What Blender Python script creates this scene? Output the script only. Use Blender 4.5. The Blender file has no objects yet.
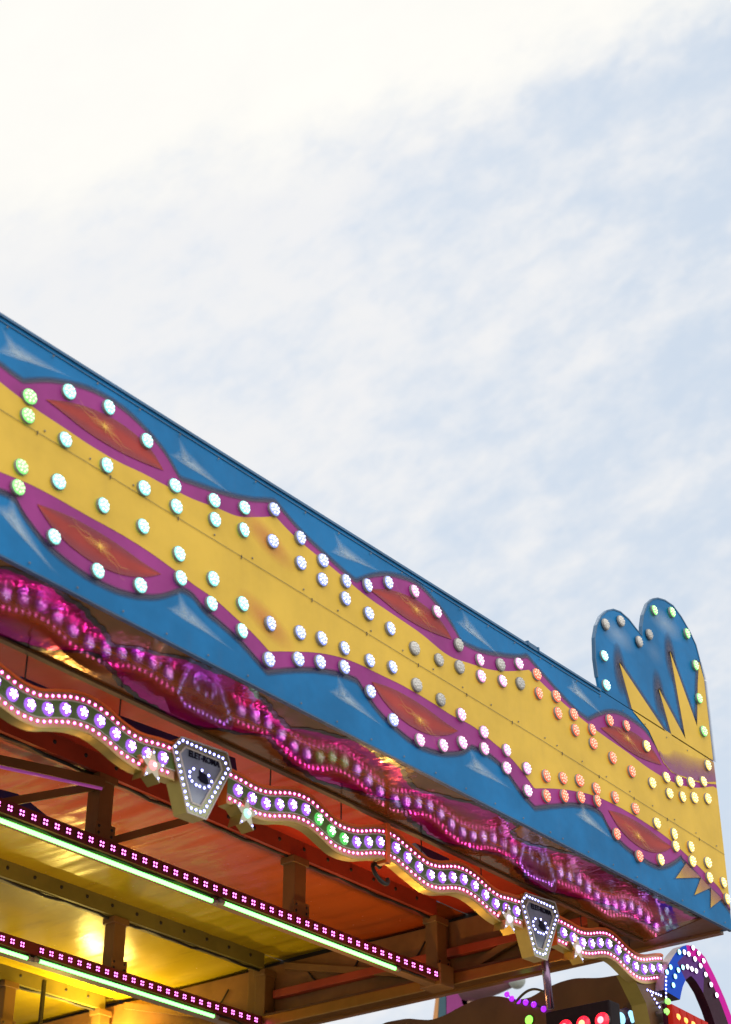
import bpy, bmesh, math, random
from mathutils import Vector, Matrix
random.seed(7)
S = bpy.context.scene
COL = S.collection

# ------------------------------------------------------------------ camera, sky, sun, exposure
cd = bpy.data.cameras.new('camera'); cam = bpy.data.objects.new('camera', cd); COL.objects.link(cam)
cd.sensor_fit = 'VERTICAL'; cd.sensor_height = 36.0; cd.lens = 1745.0 / 1024 * 36
cd.clip_start = .05; cd.clip_end = 3000
p, y = math.radians(31.5), math.radians(38.6)
Fw = Vector((math.cos(p)*math.cos(y), math.cos(p)*math.sin(y), math.sin(p)))
Rt = Vector((math.sin(y), -math.cos(y), 0)); Up = Rt.cross(Fw)
m3 = Matrix((Rt, Up, -Fw)).transposed()
cam.matrix_world = Matrix.Translation((0, -5, 1.6)) @ m3.to_4x4()
cd.dof.use_dof = True; cd.dof.focus_distance = 10.6; cd.dof.aperture_fstop = 2.2
S.camera = cam

SUN_EL, SUN_AZ = math.radians(52), math.radians(72)      # azimuth measured from +X towards +Y
sd = Vector((math.cos(SUN_EL)*math.cos(SUN_AZ), math.cos(SUN_EL)*math.sin(SUN_AZ), math.sin(SUN_EL)))
sl = bpy.data.lights.new('sun', 'SUN'); sl.energy = 1.2; sl.angle = math.radians(14); sl.color = (1, .94, .85)
so = bpy.data.objects.new('sun', sl); COL.objects.link(so)
so.rotation_euler = (-sd).to_track_quat('-Z', 'Y').to_euler(); so.location = (0, 20, 30)

W = bpy.data.worlds.new('World'); S.world = W; W.use_nodes = True
wt = W.node_tree; wt.nodes.clear()
def N(t, typ, **kw):
    n = t.nodes.new(typ)
    for k, v in kw.items():
        if k.startswith('i_'):
            n.inputs[k[2:].replace('_', ' ')].default_value = v
        else: setattr(n, k, v)
    return n
def L(t, a, b): t.links.new(a, b)
def mathn(t, op, a, b=None, c=None, clamp=False):
    n = t.nodes.new('ShaderNodeMath'); n.operation = op; n.use_clamp = clamp
    for i, v in enumerate((a, b, c)):
        if v is None: continue
        if isinstance(v, (int, float)): n.inputs[i].default_value = v
        else: t.links.new(v, n.inputs[i])
    return n.outputs[0]
def mixc(t, f, a, b, mode='MIX'):
    n = t.nodes.new('ShaderNodeMix'); n.data_type = 'RGBA'; n.blend_type = mode
    for s, v in ((n.inputs[0], f), (n.inputs[6], a), (n.inputs[7], b)):
        if isinstance(v, (int, float)): s.default_value = v
        elif isinstance(v, (tuple, list)): s.default_value = (*v[:3], 1)
        else: t.links.new(v, s)
    return n.outputs[2]
def smooth(t, v, a, b):
    n = t.nodes.new('ShaderNodeMapRange'); n.interpolation_type = 'SMOOTHSTEP'
    t.links.new(v, n.inputs[0]); n.inputs[1].default_value = a; n.inputs[2].default_value = b
    return n.outputs[0]
sky = N(wt, 'ShaderNodeTexSky', sky_type='NISHITA', sun_disc=False)
sky.sun_elevation = SUN_EL; sky.sun_rotation = math.radians(90) - SUN_AZ; sky.dust_density = 2.0
tc = N(wt, 'ShaderNodeTexCoord')
def wcoord(along, across):
    """cloud coordinates: stretched along the wind (rising to the right of the fair)"""
    F_ = Vector((.666, .532, .522)); s_ = Vector((.336, -.84, .43)).normalized(); t_ = F_.cross(s_)
    cx = N(wt, 'ShaderNodeCombineXYZ')
    for k, (v, g_) in enumerate(((s_, along), (t_, across), (F_, .6))):
        n = N(wt, 'ShaderNodeVectorMath', operation='DOT_PRODUCT'); L(wt, tc.outputs['Generated'], n.inputs[0]); n.inputs[1].default_value = v*g_
        L(wt, n.outputs['Value'], cx.inputs[k])
    return cx.outputs[0]
def wnoise(scale, detail, rough, dist=0., al=1., ac=1.):
    n = N(wt, 'ShaderNodeTexNoise'); n.inputs['Scale'].default_value = scale; n.inputs['Detail'].default_value = detail
    n.inputs['Roughness'].default_value = rough; n.inputs['Distortion'].default_value = dist
    L(wt, wcoord(al, ac), n.inputs['Vector']); return n.outputs[0]
def wdot(v):
    n = N(wt, 'ShaderNodeVectorMath', operation='DOT_PRODUCT'); L(wt, tc.outputs['Generated'], n.inputs[0])
    n.inputs[1].default_value = v; return n.outputs['Value']
big = wnoise(5, 3, .5, .1); small = wnoise(17, 9, .62, .12, .62, 1.15); fine = wnoise(60, 7, .62, .2, .7, 1.2)
d = wdot((-.71, -.177, .681))                            # edge of the bright cloud bank
edge = mathn(wt, 'ADD', d, mathn(wt, 'MULTIPLY', mathn(wt, 'SUBTRACT', big, .5), .05))
edge = mathn(wt, 'ADD', edge, mathn(wt, 'MULTIPLY', mathn(wt, 'SUBTRACT', small, .5), .075))
edge = mathn(wt, 'ADD', edge, mathn(wt, 'MULTIPLY', mathn(wt, 'SUBTRACT', fine, .5), .03))
bank = smooth(wt, edge, -.034, .026)
inner = smooth(wt, mathn(wt, 'ADD', mathn(wt, 'MULTIPLY', small, .6), mathn(wt, 'MULTIPLY', big, .6)), .45, .85)
clear = wdot((.70, -.60, -.10))                          # the sky opens towards the right
veil = mathn(wt, 'ADD', mathn(wt, 'MULTIPLY', small, .95), mathn(wt, 'MULTIPLY', big, .30))
veil = mathn(wt, 'ADD', veil, mathn(wt, 'MULTIPLY', fine, .55))
veil = mathn(wt, 'SUBTRACT', veil, mathn(wt, 'MULTIPLY', clear, 1.05))
veil = smooth(wt, veil, .48, 1.0)
skyc = mixc(wt, 1.0, sky.outputs[0], (.085, .085, .085), 'MULTIPLY')
base = mixc(wt, .82, skyc, (.71, .81, .93))
c1 = mixc(wt, veil, base, (.885, .89, .905))
c2 = mixc(wt, bank, c1, mixc(wt, inner, (.985, .97, .925), (1.04, 1.02, .96)))
front = smooth(wt, wdot((-.35, -.9, .25)), -.1, .7)      # unseen bright cloud behind the camera, added to lift the fascia
c3 = mixc(wt, front, c2, (2.05, 2.0, 1.9))
bg = N(wt, 'ShaderNodeBackground'); bg.inputs['Strength'].default_value = 1.0
L(wt, c3, bg.inputs[0]); wo = N(wt, 'ShaderNodeOutputWorld'); L(wt, bg.outputs[0], wo.inputs[0])

S.view_settings.view_transform = 'Standard'; S.view_settings.look = 'None'
S.view_settings.exposure = 0.0; S.view_settings.gamma = 1.0; S.view_settings.use_curve_mapping = False
S.render.engine = 'CYCLES'
S.cycles.use_denoising = True; S.cycles.max_bounces = 8; S.cycles.transparent_max_bounces = 16
S.cycles.sample_clamp_indirect = 6.0; S.cycles.caustics_reflective = True

# ------------------------------------------------------------------ materials
def newmat(name):
    m = bpy.data.materials.new(name); m.use_nodes = True; t = m.node_tree
    return m, t, t.nodes['Principled BSDF']
def pos(t, scale=(1, 1, 1)):
    g = N(t, 'ShaderNodeNewGeometry'); mp = N(t, 'ShaderNodeMapping'); mp.inputs['Scale'].default_value = scale
    L(t, g.outputs['Position'], mp.inputs[0]); return mp.outputs[0]
def noise(t, scale, detail=5, rough=.6, sc=(1, 1, 1), dist=0):
    n = N(t, 'ShaderNodeTexNoise'); n.inputs['Scale'].default_value = scale; n.inputs['Detail'].default_value = detail
    n.inputs['Roughness'].default_value = rough; n.inputs['Distortion'].default_value = dist
    L(t, pos(t, sc), n.inputs['Vector']); return n.outputs[0]
def paint(name, col, rough=.42, var=.14, grime=.25, metal=0, bump=.02, gcol=(.10, .07, .05), coat=0, spec=.5):
    m, t, b = newmat(name)
    n1 = noise(t, 2.2, 4, .6); n2 = noise(t, 22, 6, .7)
    lo = tuple(c*(1-var) for c in col); hi = tuple(min(1, c*(1+var)+.01*var) for c in col)
    c = mixc(t, smooth(t, n1, .3, .7), lo, hi)
    streak = noise(t, 7, 6, .65, (1.0, 1.0, .16)); spots = noise(t, 55, 4, .6)
    g = mathn(t, 'MULTIPLY', smooth(t, streak, .52, .82), mathn(t, 'MULTIPLY_ADD', n2, .9, .2))
    g = mathn(t, 'ADD', g, mathn(t, 'MULTIPLY', smooth(t, spots, .70, .80), .5), clamp=True)
    c = mixc(t, mathn(t, 'MULTIPLY', g, grime), c, gcol)
    L(t, c, b.inputs['Base Color'])
    r = mathn(t, 'MULTIPLY_ADD', n2, .22, rough - .11); L(t, r, b.inputs['Roughness'])
    b.inputs['Metallic'].default_value = metal; b.inputs['Coat Weight'].default_value = coat
    b.inputs['Specular IOR Level'].default_value = spec
    bp = N(t, 'ShaderNodeBump'); bp.inputs['Strength'].default_value = bump*10; bp.inputs['Distance'].default_value = .002
    L(t, n2, bp.inputs['Height']); L(t, bp.outputs[0], b.inputs['Normal'])
    return m
def airbrush(name, col, gain=1.0, power=1.0, rough=.42, grain=.5, scale=14):
    """sprayed pigment: coverage comes from the mesh attribute 'fade' and a little grain"""
    m, t, b = newmat(name)
    b.inputs['Base Color'].default_value = (*col, 1); b.inputs['Roughness'].default_value = rough
    a = N(t, 'ShaderNodeAttribute'); a.attribute_name = 'fade'
    f = mathn(t, 'POWER', a.outputs['Fac'], power)
    gr = mathn(t, 'MULTIPLY_ADD', noise(t, scale, 5, .65), grain*2, 1-grain)
    f = mathn(t, 'MULTIPLY', mathn(t, 'MULTIPLY', f, gain), gr, clamp=True)
    tr = N(t, 'ShaderNodeBsdfTransparent'); mx = N(t, 'ShaderNodeMixShader')
    L(t, f, mx.inputs[0]); L(t, tr.outputs[0], mx.inputs[1]); L(t, b.outputs[0], mx.inputs[2])
    L(t, mx.outputs[0], t.nodes['Material Output'].inputs[0]); return m
def glow(name, col, strength, base=None):
    m, t, b = newmat(name)
    b.inputs['Base Color'].default_value = (*(base or col), 1); b.inputs['Roughness'].default_value = .25
    b.inputs['Emission Color'].default_value = (*col, 1); b.inputs['Emission Strength'].default_value = strength
    return m
def glowpaint(name, col, strength, base):
    m = glow(name, col, strength, base); b = m.node_tree.nodes['Principled BSDF']
    b.inputs['Roughness'].default_value = .55; b.inputs['Specular IOR Level'].default_value = .1
    return m
def metal(name, col, rough=.3, var=.15):
    m, t, b = newmat(name)
    n = noise(t, 9, 5, .6); c = mixc(t, n, tuple(x*(1-var*2) for x in col), tuple(min(1, x*(1+var)) for x in col))
    L(t, c, b.inputs['Base Color']); b.inputs['Metallic'].default_value = .9
    L(t, mathn(t, 'MULTIPLY_ADD', noise(t, 40, 4, .6), .25, rough-.12), b.inputs['Roughness']); return m
def gloss(name, col, rough=.05, var=.2, ior=1.5, met=0.):
    """lacquered sheet metal, slightly dented and smeared"""
    m, t, b = newmat(name)
    n = noise(t, 3.2, 6, .65); c = mixc(t, smooth(t, n, .3, .7), tuple(x*(1-var) for x in col), tuple(min(1, x*(1+var)) for x in col))
    sm_ = noise(t, 6, 6, .7, (1, .35, 1)); c = mixc(t, mathn(t, 'MULTIPLY', smooth(t, sm_, .5, .8), .45), c, tuple(x*.4 for x in col))
    L(t, c, b.inputs['Base Color']); b.inputs['IOR'].default_value = ior; b.inputs['Metallic'].default_value = met
    L(t, mathn(t, 'MULTIPLY_ADD', smooth(t, noise(t, 5, 6, .7), .35, .75), .16, rough-.03), b.inputs['Roughness'])
    bp = N(t, 'ShaderNodeBump'); bp.inputs['Strength'].default_value = .9; bp.inputs['Distance'].default_value = .006
    h_ = mathn(t, 'ADD', noise(t, 5.5, 3, .5, (1, .8, 1)), mathn(t, 'MULTIPLY', noise(t, 24, 3, .5, (1, .6, 1)), .13))
    L(t, h_, bp.inputs['Height']); L(t, bp.outputs[0], b.inputs['Normal'])
    return m

BLUE = paint('blue_paint', (.004, .135, .345), .5, .16, .26, spec=.12)
PURPLE = paint('purple_paint', (.265, .03, .195), .5, .16, .12, spec=.15)
YELLOW = paint('yellow_paint', (.61, .395, .05), .5, .09, .22, gcol=(.22, .13, .06), spec=.15)
RED = paint('red_paint', (.31, .036, .03), .5, .16, .15, spec=.15)
SEAM = paint('seam_dark', (.03, .025, .02), .6)
CAP = paint('cap_blue', (.008, .085, .20), .45)
SCREW = paint('screw_head', (.12, .11, .10), .35, .3)
WOODBACK = paint('board_back', (.10, .055, .03), .6)
A_DARK = airbrush('airbrush_navy', (.012, .008, .05), 1.15, .9, grain=.25)
A_WHITE = airbrush('airbrush_white', (.62, .74, .80), 1.0, 1.15, grain=.5, scale=22)
A_GOLD = airbrush('airbrush_gold', (.85, .50, .06), 1.2, 1.1, grain=.4)
A_ORANGE = airbrush('airbrush_orange', (.60, .17, .035), .85, 1.0, grain=.35)
A_MAROON = airbrush('airbrush_maroon', (.17, .03, .09), 1.0, 1.0, grain=.3)
A_PURPLE = airbrush('airbrush_purple', (.22, .035, .16), 1.1, .8, grain=.35)
RIM = paint('bulb_rim', (.22, .22, .22), .4)
GREY = paint('bulb_unlit', (.46, .45, .43), .3, .2)
GREYD = paint('bulb_unlit_led', (.62, .61, .59), .25, .2)
BC = {}
for k, lens, led, sl_, sd_ in (('green', (.25, 1, .22), (.75, 1, .55), .6, 1.15), ('cyan', (.28, .95, .86), (.8, 1, 1), .62, 1.3),
        ('blue', (.30, .38, .95), (.85, .88, 1), .50, 1.15), ('pink', (.85, .32, .66), (1, .82, .92), .5, 1.1),
        ('red', (1, .13, .06), (1, .42, .30), .8, 1.2), ('yellow', (1, .60, .12), (1, .90, .50), .85, 1.3)):
    BC[k] = (glow('bulb_lens_'+k, lens, sl_), glow('bulb_led_'+k, led, sd_))
BC['grey'] = (GREY, GREYD)
SOF = gloss('soffit_orange_paint', (.22, .085, .012), .10, met=.35)
SOFP = gloss('soffit_magenta_paint', (.48, .003, .25), .06, met=.8)
SOFK = gloss('soffit_black_paint', (.012, .004, .008), .12)
A_SOFO = airbrush('soffit_airbrush_orange', (.42, .09, .01), 1.0, .9, rough=.10, grain=.35)
BROWN = paint('brown_steel', (.20, .10, .03), .45, .2, .4, gcol=(.05, .03, .02))
BROWND = paint('brown_board', (.13, .055, .018), .5, .2, .4, gcol=(.04, .025, .02))
REDSTEEL = paint('red_steel', (.36, .05, .02), .45, .2, .35)
OLIVE = paint('olive_steel', (.20, .17, .035), .45, .2, .4)
DARK = paint('dark_rubber', (.018, .015, .015), .6)
BLUEB = paint('blue_board', (.03, .035, .20), .4, .3)
GOLD = metal('gold_mirror', (.55, .42, .14), .42)
OLIVEM = metal('olive_mirror', (.42, .40, .20), .28)
ORANGEE = paint('orange_edge', (.75, .13, .02), .35, .1, .1)
BAND = metal('brass_band', (.62, .34, .22), .35)
GREENB = paint('green_channel', (.09, .15, .035), .3, .15, .15)
PALE = paint('pale_piping', (.55, .50, .45), .4)
SILV = metal('silver_olive', (.36, .38, .22), .35)
MIRR = paint('mirror_painted_reflection', (.20, .23, .32), .12, .5, .6, gcol=(.16, .08, .05), spec=.8)  # blue-grey and brown reflections are put into the mirror's base colour
INK = paint('ink', (.004, .004, .02), .5, spec=.1)
STARF = paint('star_face', (.72, .66, .50), .3)
PX_P = glow('pixel_core', (1, .25, .62), 9.0); PX_M = glow('pixel_halo', (.85, .03, .42), .7)  # bright LED core, and the magenta halo of its glow
PX_W = glow('pixel_white', (.50, .50, 1), 7.0); PX_B = glow('pixel_halo_blue', (.22, .24, .85), .35)
CB_V = glow('cab_violet', (.42, .15, 1.0), .55); CB_W = glow('cab_white', (.82, .58, 1), 12.0)
CB_G = glow('cab_green', (.10, .75, .14), .5); CB_GW = glow('cab_green_white', (.8, 1, .75), 6.0)
MOD = paint('module_base', (.10, .012, .05), .4); MODP = glow('module_pixel', (1, .20, .80), 4.5)
TUBE = glow('tube_green', (.15, 1.0, .15), 5.5); TUBEP = glow('tube_purple', (.5, .10, .55), .25)
HOUS = paint('strip_housing', (.15, .022, .02), .4, .2, .2)
CLEAR = paint('tube_cap', (.25, .22, .2), .35)

def vinyl(name, col, col2, trans):
    m, t, b = newmat(name)
    n = noise(t, 1.3, 5, .6); c = mixc(t, smooth(t, n, .3, .7), col, col2)
    st = noise(t, 5, 6, .65, (1, .3, 1)); c = mixc(t, mathn(t, 'MULTIPLY', smooth(t, st, .5, .8), .35), c, (.06, .03, .01))
    L(t, c, b.inputs['Base Color']); L(t, mathn(t, 'MULTIPLY_ADD', noise(t, 14, 4, .6), .12, .19), b.inputs['Roughness'])
    b.inputs['Specular IOR Level'].default_value = .4
    bp = N(t, 'ShaderNodeBump'); bp.inputs['Strength'].default_value = .4; bp.inputs['Distance'].default_value = .01
    L(t, noise(t, 3.5, 4, .6, (1.6, .35, 1)), bp.inputs['Height']); L(t, bp.outputs[0], b.inputs['Normal'])
    return m
VORANGE = vinyl('orange_vinyl', (.52, .085, .012), (.62, .12, .016), 0)
VRED = vinyl('red_vinyl', (.52, .045, .02), (.60, .06, .03), 0)
VYELLOW = vinyl('yellow_vinyl', (.56, .40, .012), (.64, .48, .02), 0)

# ------------------------------------------------------------------ mesh helpers
class MB:
    def __init__(s): s.v = []; s.f = []; s.m = []; s.a = []
    def add(s, vs, fs, mi=0, fade=None):
        o = len(s.v); s.v += [tuple(v) for v in vs]
        s.a += list(fade) if fade else [1.0]*len(vs)
        for f in fs: s.f.append([o+i for i in f]); s.m.append(mi)
    def box(s, a, b, mi=0):
        (x0, y0, z0), (x1, y1, z1) = a, b
        s.add([(x0,y0,z0),(x1,y0,z0),(x1,y1,z0),(x0,y1,z0),(x0,y0,z1),(x1,y0,z1),(x1,y1,z1),(x0,y1,z1)],
              [(0,3,2,1),(4,5,6,7),(0,1,5,4),(1,2,6,5),(2,3,7,6),(3,0,4,7)], mi)
    def bar(s, a, b, w, h, mi=0, up=(0, 0, 1)):
        a, b = Vector(a), Vector(b); d = (b-a).normalized(); sx = d.cross(Vector(up)).normalized(); u = sx.cross(d)
        vs = [q + sx*(w/2*i) + u*(h/2*j) for q in (a, b) for i, j in ((-1,-1),(1,-1),(1,1),(-1,1))]
        s.add(vs, [(0,1,2,3),(7,6,5,4),(0,4,5,1),(1,5,6,2),(2,6,7,3),(3,7,4,0)], mi)
    def tube(s, path, r, n=10, mi=0, taper=None):
        P = [Vector(q) for q in path]; rings = []
        for i, q in enumerate(P):
            d = (P[min(i+1, len(P)-1)] - P[max(i-1, 0)]).normalized()
            sx = d.cross(Vector((0, 0, 1)) if abs(d.z) < .9 else Vector((1, 0, 0))).normalized(); u = sx.cross(d)
            rr = r if taper is None else taper[i]
            rings.append([q + (sx*math.cos(k*2*math.pi/n) + u*math.sin(k*2*math.pi/n))*rr for k in range(n)])
        fs = [(i*n+k, i*n+(k+1) % n, (i+1)*n+(k+1) % n, (i+1)*n+k) for i in range(len(P)-1) for k in range(n)]
        fs += [tuple(range(n))[::-1], tuple((len(P)-1)*n+k for k in range(n))]
        s.add([v for r_ in rings for v in r_], fs, mi)
    def sheet(s, xs, lo, hi, put, mi=0, flo=None, fhi=None):
        """strip between two curves lo(x), hi(x); put(x, t) places a point"""
        vs = []; fa = []
        for i, x in enumerate(xs):
            vs += [put(x, lo[i]), put(x, hi[i])]; fa += [1 if flo is None else flo, 1 if fhi is None else fhi]
        s.add(vs, [(2*i, 2*i+2, 2*i+3, 2*i+1) for i in range(len(xs)-1)], mi, fa)
    def fan(s, c, ring, mi=0, fc=1.0, fr=0.0):
        n = len(ring); s.add([c]+list(ring), [(0, 1+i, 1+(i+1) % n) for i in range(n)], mi, [fc]+[fr]*n)
    def poly(s, pts, mi=0): s.add(pts, [tuple(range(len(pts)))], mi)
    def prism(s, front, back, mi=0, mside=None):
        n = len(front); s.add(list(front)+list(back), [tuple(range(n)), tuple(range(2*n-1, n-1, -1))], mi)
        s.add(list(front)+list(back), [(i, n+i, n+(i+1) % n, (i+1) % n) for i in range(n)], mi if mside is None else mside)
    def dome(s, c, r, h, n=12, rings=3, mi=0, ax='y'):
        """cap bulging towards -Y (or -X, -Z)"""
        c = Vector(c); vs = []
        for j in range(rings):
            a = j/rings*math.pi/2
            for k in range(n):
                t = 2*math.pi*k/n; u, v, w = r*math.cos(a)*math.cos(t), r*math.cos(a)*math.sin(t), -h*math.sin(a)
                vs.append(c + (Vector((u, w, v)) if ax == 'y' else Vector((w, -u, v)) if ax == 'x' else Vector((u, -v, w))))
        vs.append(c + {'y': Vector((0, -h, 0)), 'x': Vector((-h, 0, 0)), 'z': Vector((0, 0, -h))}[ax])
        fs = [(j*n+k, j*n+(k+1) % n, (j+1)*n+(k+1) % n, (j+1)*n+k) for j in range(rings-1) for k in range(n)]
        fs += [((rings-1)*n+k, (rings-1)*n+(k+1) % n, rings*n) for k in range(n)]
        s.add(vs, fs, mi)
    def build(s, name, mats, parent=None, smooth=False, bevel=0, at=None):
        me = bpy.data.meshes.new(name)
        o0 = Vector(parent.location) if parent else Vector(at or (0, 0, 0))
        if parent and parent.parent: o0 = o0 + Vector(parent.parent.location)
        me.from_pydata([Vector(v)-o0 for v in s.v], [], s.f)
        for m in (mats if isinstance(mats, (list, tuple)) else [mats]): me.materials.append(m)
        me.polygons.foreach_set('material_index', s.m)
        if any(a != 1.0 for a in s.a):
            at_ = me.attributes.new('fade', 'FLOAT', 'POINT'); at_.data.foreach_set('value', s.a)
        if smooth: me.polygons.foreach_set('use_smooth', [True]*len(me.polygons))
        me.update()
        ob = bpy.data.objects.new(name, me); COL.objects.link(ob)
        if parent: ob.parent = parent
        else: ob.location = o0
        if bevel:
            b = ob.modifiers.new('bevel', 'BEVEL'); b.width = bevel; b.segments = 2; b.limit_method = 'ANGLE'
        return ob
def tag(o, label, cat, group=None):
    o['label'] = label; o['category'] = cat
    if group: o['group'] = group
    return o
def thing(name, loc, label, cat, group=None):
    o = bpy.data.objects.new(name, None); o.empty_display_size = .1; COL.objects.link(o); o.location = loc
    return tag(o, label, cat, group)
def copy_thing(root, shift, label):
    r = root.copy(); COL.objects.link(r); r.location = Vector(root.location) + Vector(shift); r['label'] = label
    for ch in root.children:
        c = ch.copy(); COL.objects.link(c); c.parent = r
        for g in ch.children:
            d_ = g.copy(); COL.objects.link(d_); d_.parent = c
    return r
def lerp(tab, x):
    if x <= tab[0][0]: return tab[0][1]
    for (a, u), (b, v) in zip(tab, tab[1:]):
        if x <= b: return u + (v-u)*(x-a)/(b-a) if b > a else v
    return tab[-1][1]
def grid(a, b, n): return [a + (b-a)*i/n for i in range(n+1)]

# ------------------------------------------------------------------ ground
g = MB(); g.add([(-400,-400,0),(400,-400,0),(400,400,0),(-400,400,0)], [(0,1,2,3)])
gr = g.build('ground', paint('pale_gravel', (.17, .16, .145), .9, .25, .3)); gr['kind'] = 'structure'

# ------------------------------------------------------------------ front fascia: painted panels with bulbs
Z0 = 5.1675; TOP = 1.160; PER = 2.272; THK = .018
def top(x): return 1.128 + (x-3.7)*.0066
UP_OUT = [(3.69,0.879),(3.72,0.876),(3.75,0.872),(3.78,0.868),(3.81,0.863),(3.84,0.861),(3.87,0.859),(3.886,0.859),(3.916,0.879),(3.946,0.898),(3.976,0.916),(4.006,0.933),(4.036,0.948),(4.066,0.961),(4.096,0.974),(4.126,0.986),(4.156,0.997),(4.186,1.007),(4.216,1.016),(4.246,1.023),(4.276,1.029),(4.306,1.033),(4.336,1.036),(4.366,1.038),(4.396,1.039),(4.426,1.038),(4.456,1.035),(4.486,1.031),(4.516,1.026),(4.546,1.019),(4.576,1.011),(4.606,1.001),(4.636,0.991),(4.666,0.98),(4.696,0.968),(4.726,0.954),(4.756,0.936),(4.786,0.913),(4.816,0.887),(4.846,0.861),(4.862,0.846),(4.892,0.852),(4.922,0.859),(4.952,0.865),(4.982,0.871),(5.012,0.878),(5.042,0.884),(5.072,0.89),(5.102,0.897),(5.132,0.904),(5.162,0.912),(5.192,0.92),(5.222,0.928),(5.252,0.937),(5.282,0.946),(5.312,0.956),(5.342,0.967),(5.372,0.978),(5.402,0.991),(5.432,1.005),(5.462,1.018),(5.492,1.03),(5.522,1.042),(5.532,1.046),(5.562,1.033),(5.592,1.02),(5.622,1.008),(5.652,0.996),(5.682,0.984),(5.712,0.973),(5.742,0.963),(5.772,0.953),(5.802,0.945),(5.832,0.938),(5.862,0.931),(5.892,0.925),(5.922,0.919),(5.952,0.913),(5.982,0.906),(6.012,0.899),(6.042,0.893),(6.072,0.887),(6.102,0.882),(6.132,0.878),(6.162,0.874),(6.181,0.872),(6.211,0.894),(6.241,0.915),(6.271,0.936),(6.301,0.955),(6.331,0.973),(6.361,0.989),(6.391,1.005),(6.421,1.019),(6.451,1.031),(6.481,1.042),(6.511,1.052),(6.541,1.06),(6.571,1.067),(6.601,1.074),(6.631,1.08),(6.661,1.085),(6.691,1.088),(6.721,1.088),(6.751,1.084),(6.781,1.077),(6.811,1.068),(6.841,1.058),(6.871,1.047),(6.901,1.036),(6.931,1.024),(6.961,1.009),(6.991,0.992),(7.021,0.973),(7.051,0.951),(7.081,0.926),(7.111,0.898),(7.118,0.891),(7.148,0.893),(7.178,0.895),(7.208,0.898),(7.238,0.901),(7.268,0.905),(7.298,0.91),(7.328,0.915),(7.358,0.922),(7.388,0.93),(7.418,0.938),(7.448,0.947),(7.478,0.956),(7.508,0.965),(7.538,0.974),(7.568,0.983),(7.598,0.993),(7.628,1.003),(7.658,1.014),(7.688,1.025),(7.718,1.038),(7.748,1.052),(7.778,1.066),(7.785,1.069),(7.815,1.058),(7.845,1.047),(7.875,1.036),(7.905,1.026),(7.935,1.015),(7.965,1.005),(7.995,0.994),(8.025,0.984),(8.055,0.974),(8.085,0.964),(8.115,0.955),(8.145,0.946),(8.175,0.937),(8.205,0.928),(8.235,0.919),(8.265,0.912),(8.295,0.905),(8.325,0.9),(8.355,0.896),(8.385,0.894),(8.415,0.893),(8.431,0.893),(8.461,0.913),(8.491,0.932),(8.521,0.951),(8.551,0.969),(8.581,0.985),(8.611,1.001),(8.641,1.017),(8.671,1.031),(8.701,1.043),(8.731,1.054),(8.761,1.063),(8.791,1.07),(8.821,1.075),(8.851,1.079),(8.881,1.082),(8.911,1.083),(8.941,1.083),(8.971,1.083),(9.001,1.082),(9.031,1.081),(9.061,1.079),(9.091,1.075),(9.121,1.068),(9.151,1.057),(9.181,1.043),(9.211,1.027),(9.241,1.008),(9.271,0.984),(9.301,0.955),(9.327,0.929),(9.357,0.916),(9.387,0.904),(9.417,0.896),(9.447,0.894),(9.477,0.895),(9.507,0.899),(9.537,0.904),(9.567,0.91),(9.597,0.915),(9.627,0.919),(9.657,0.923),(9.687,0.927),(9.717,0.933),(9.747,0.938),(9.777,0.945),(9.807,0.952),(9.837,0.959),(9.867,0.968),(9.897,0.977),(9.927,0.987),(9.957,0.997),(9.987,1.007),(10.017,1.018),(10.047,1.029),(10.05,1.03)]
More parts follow.
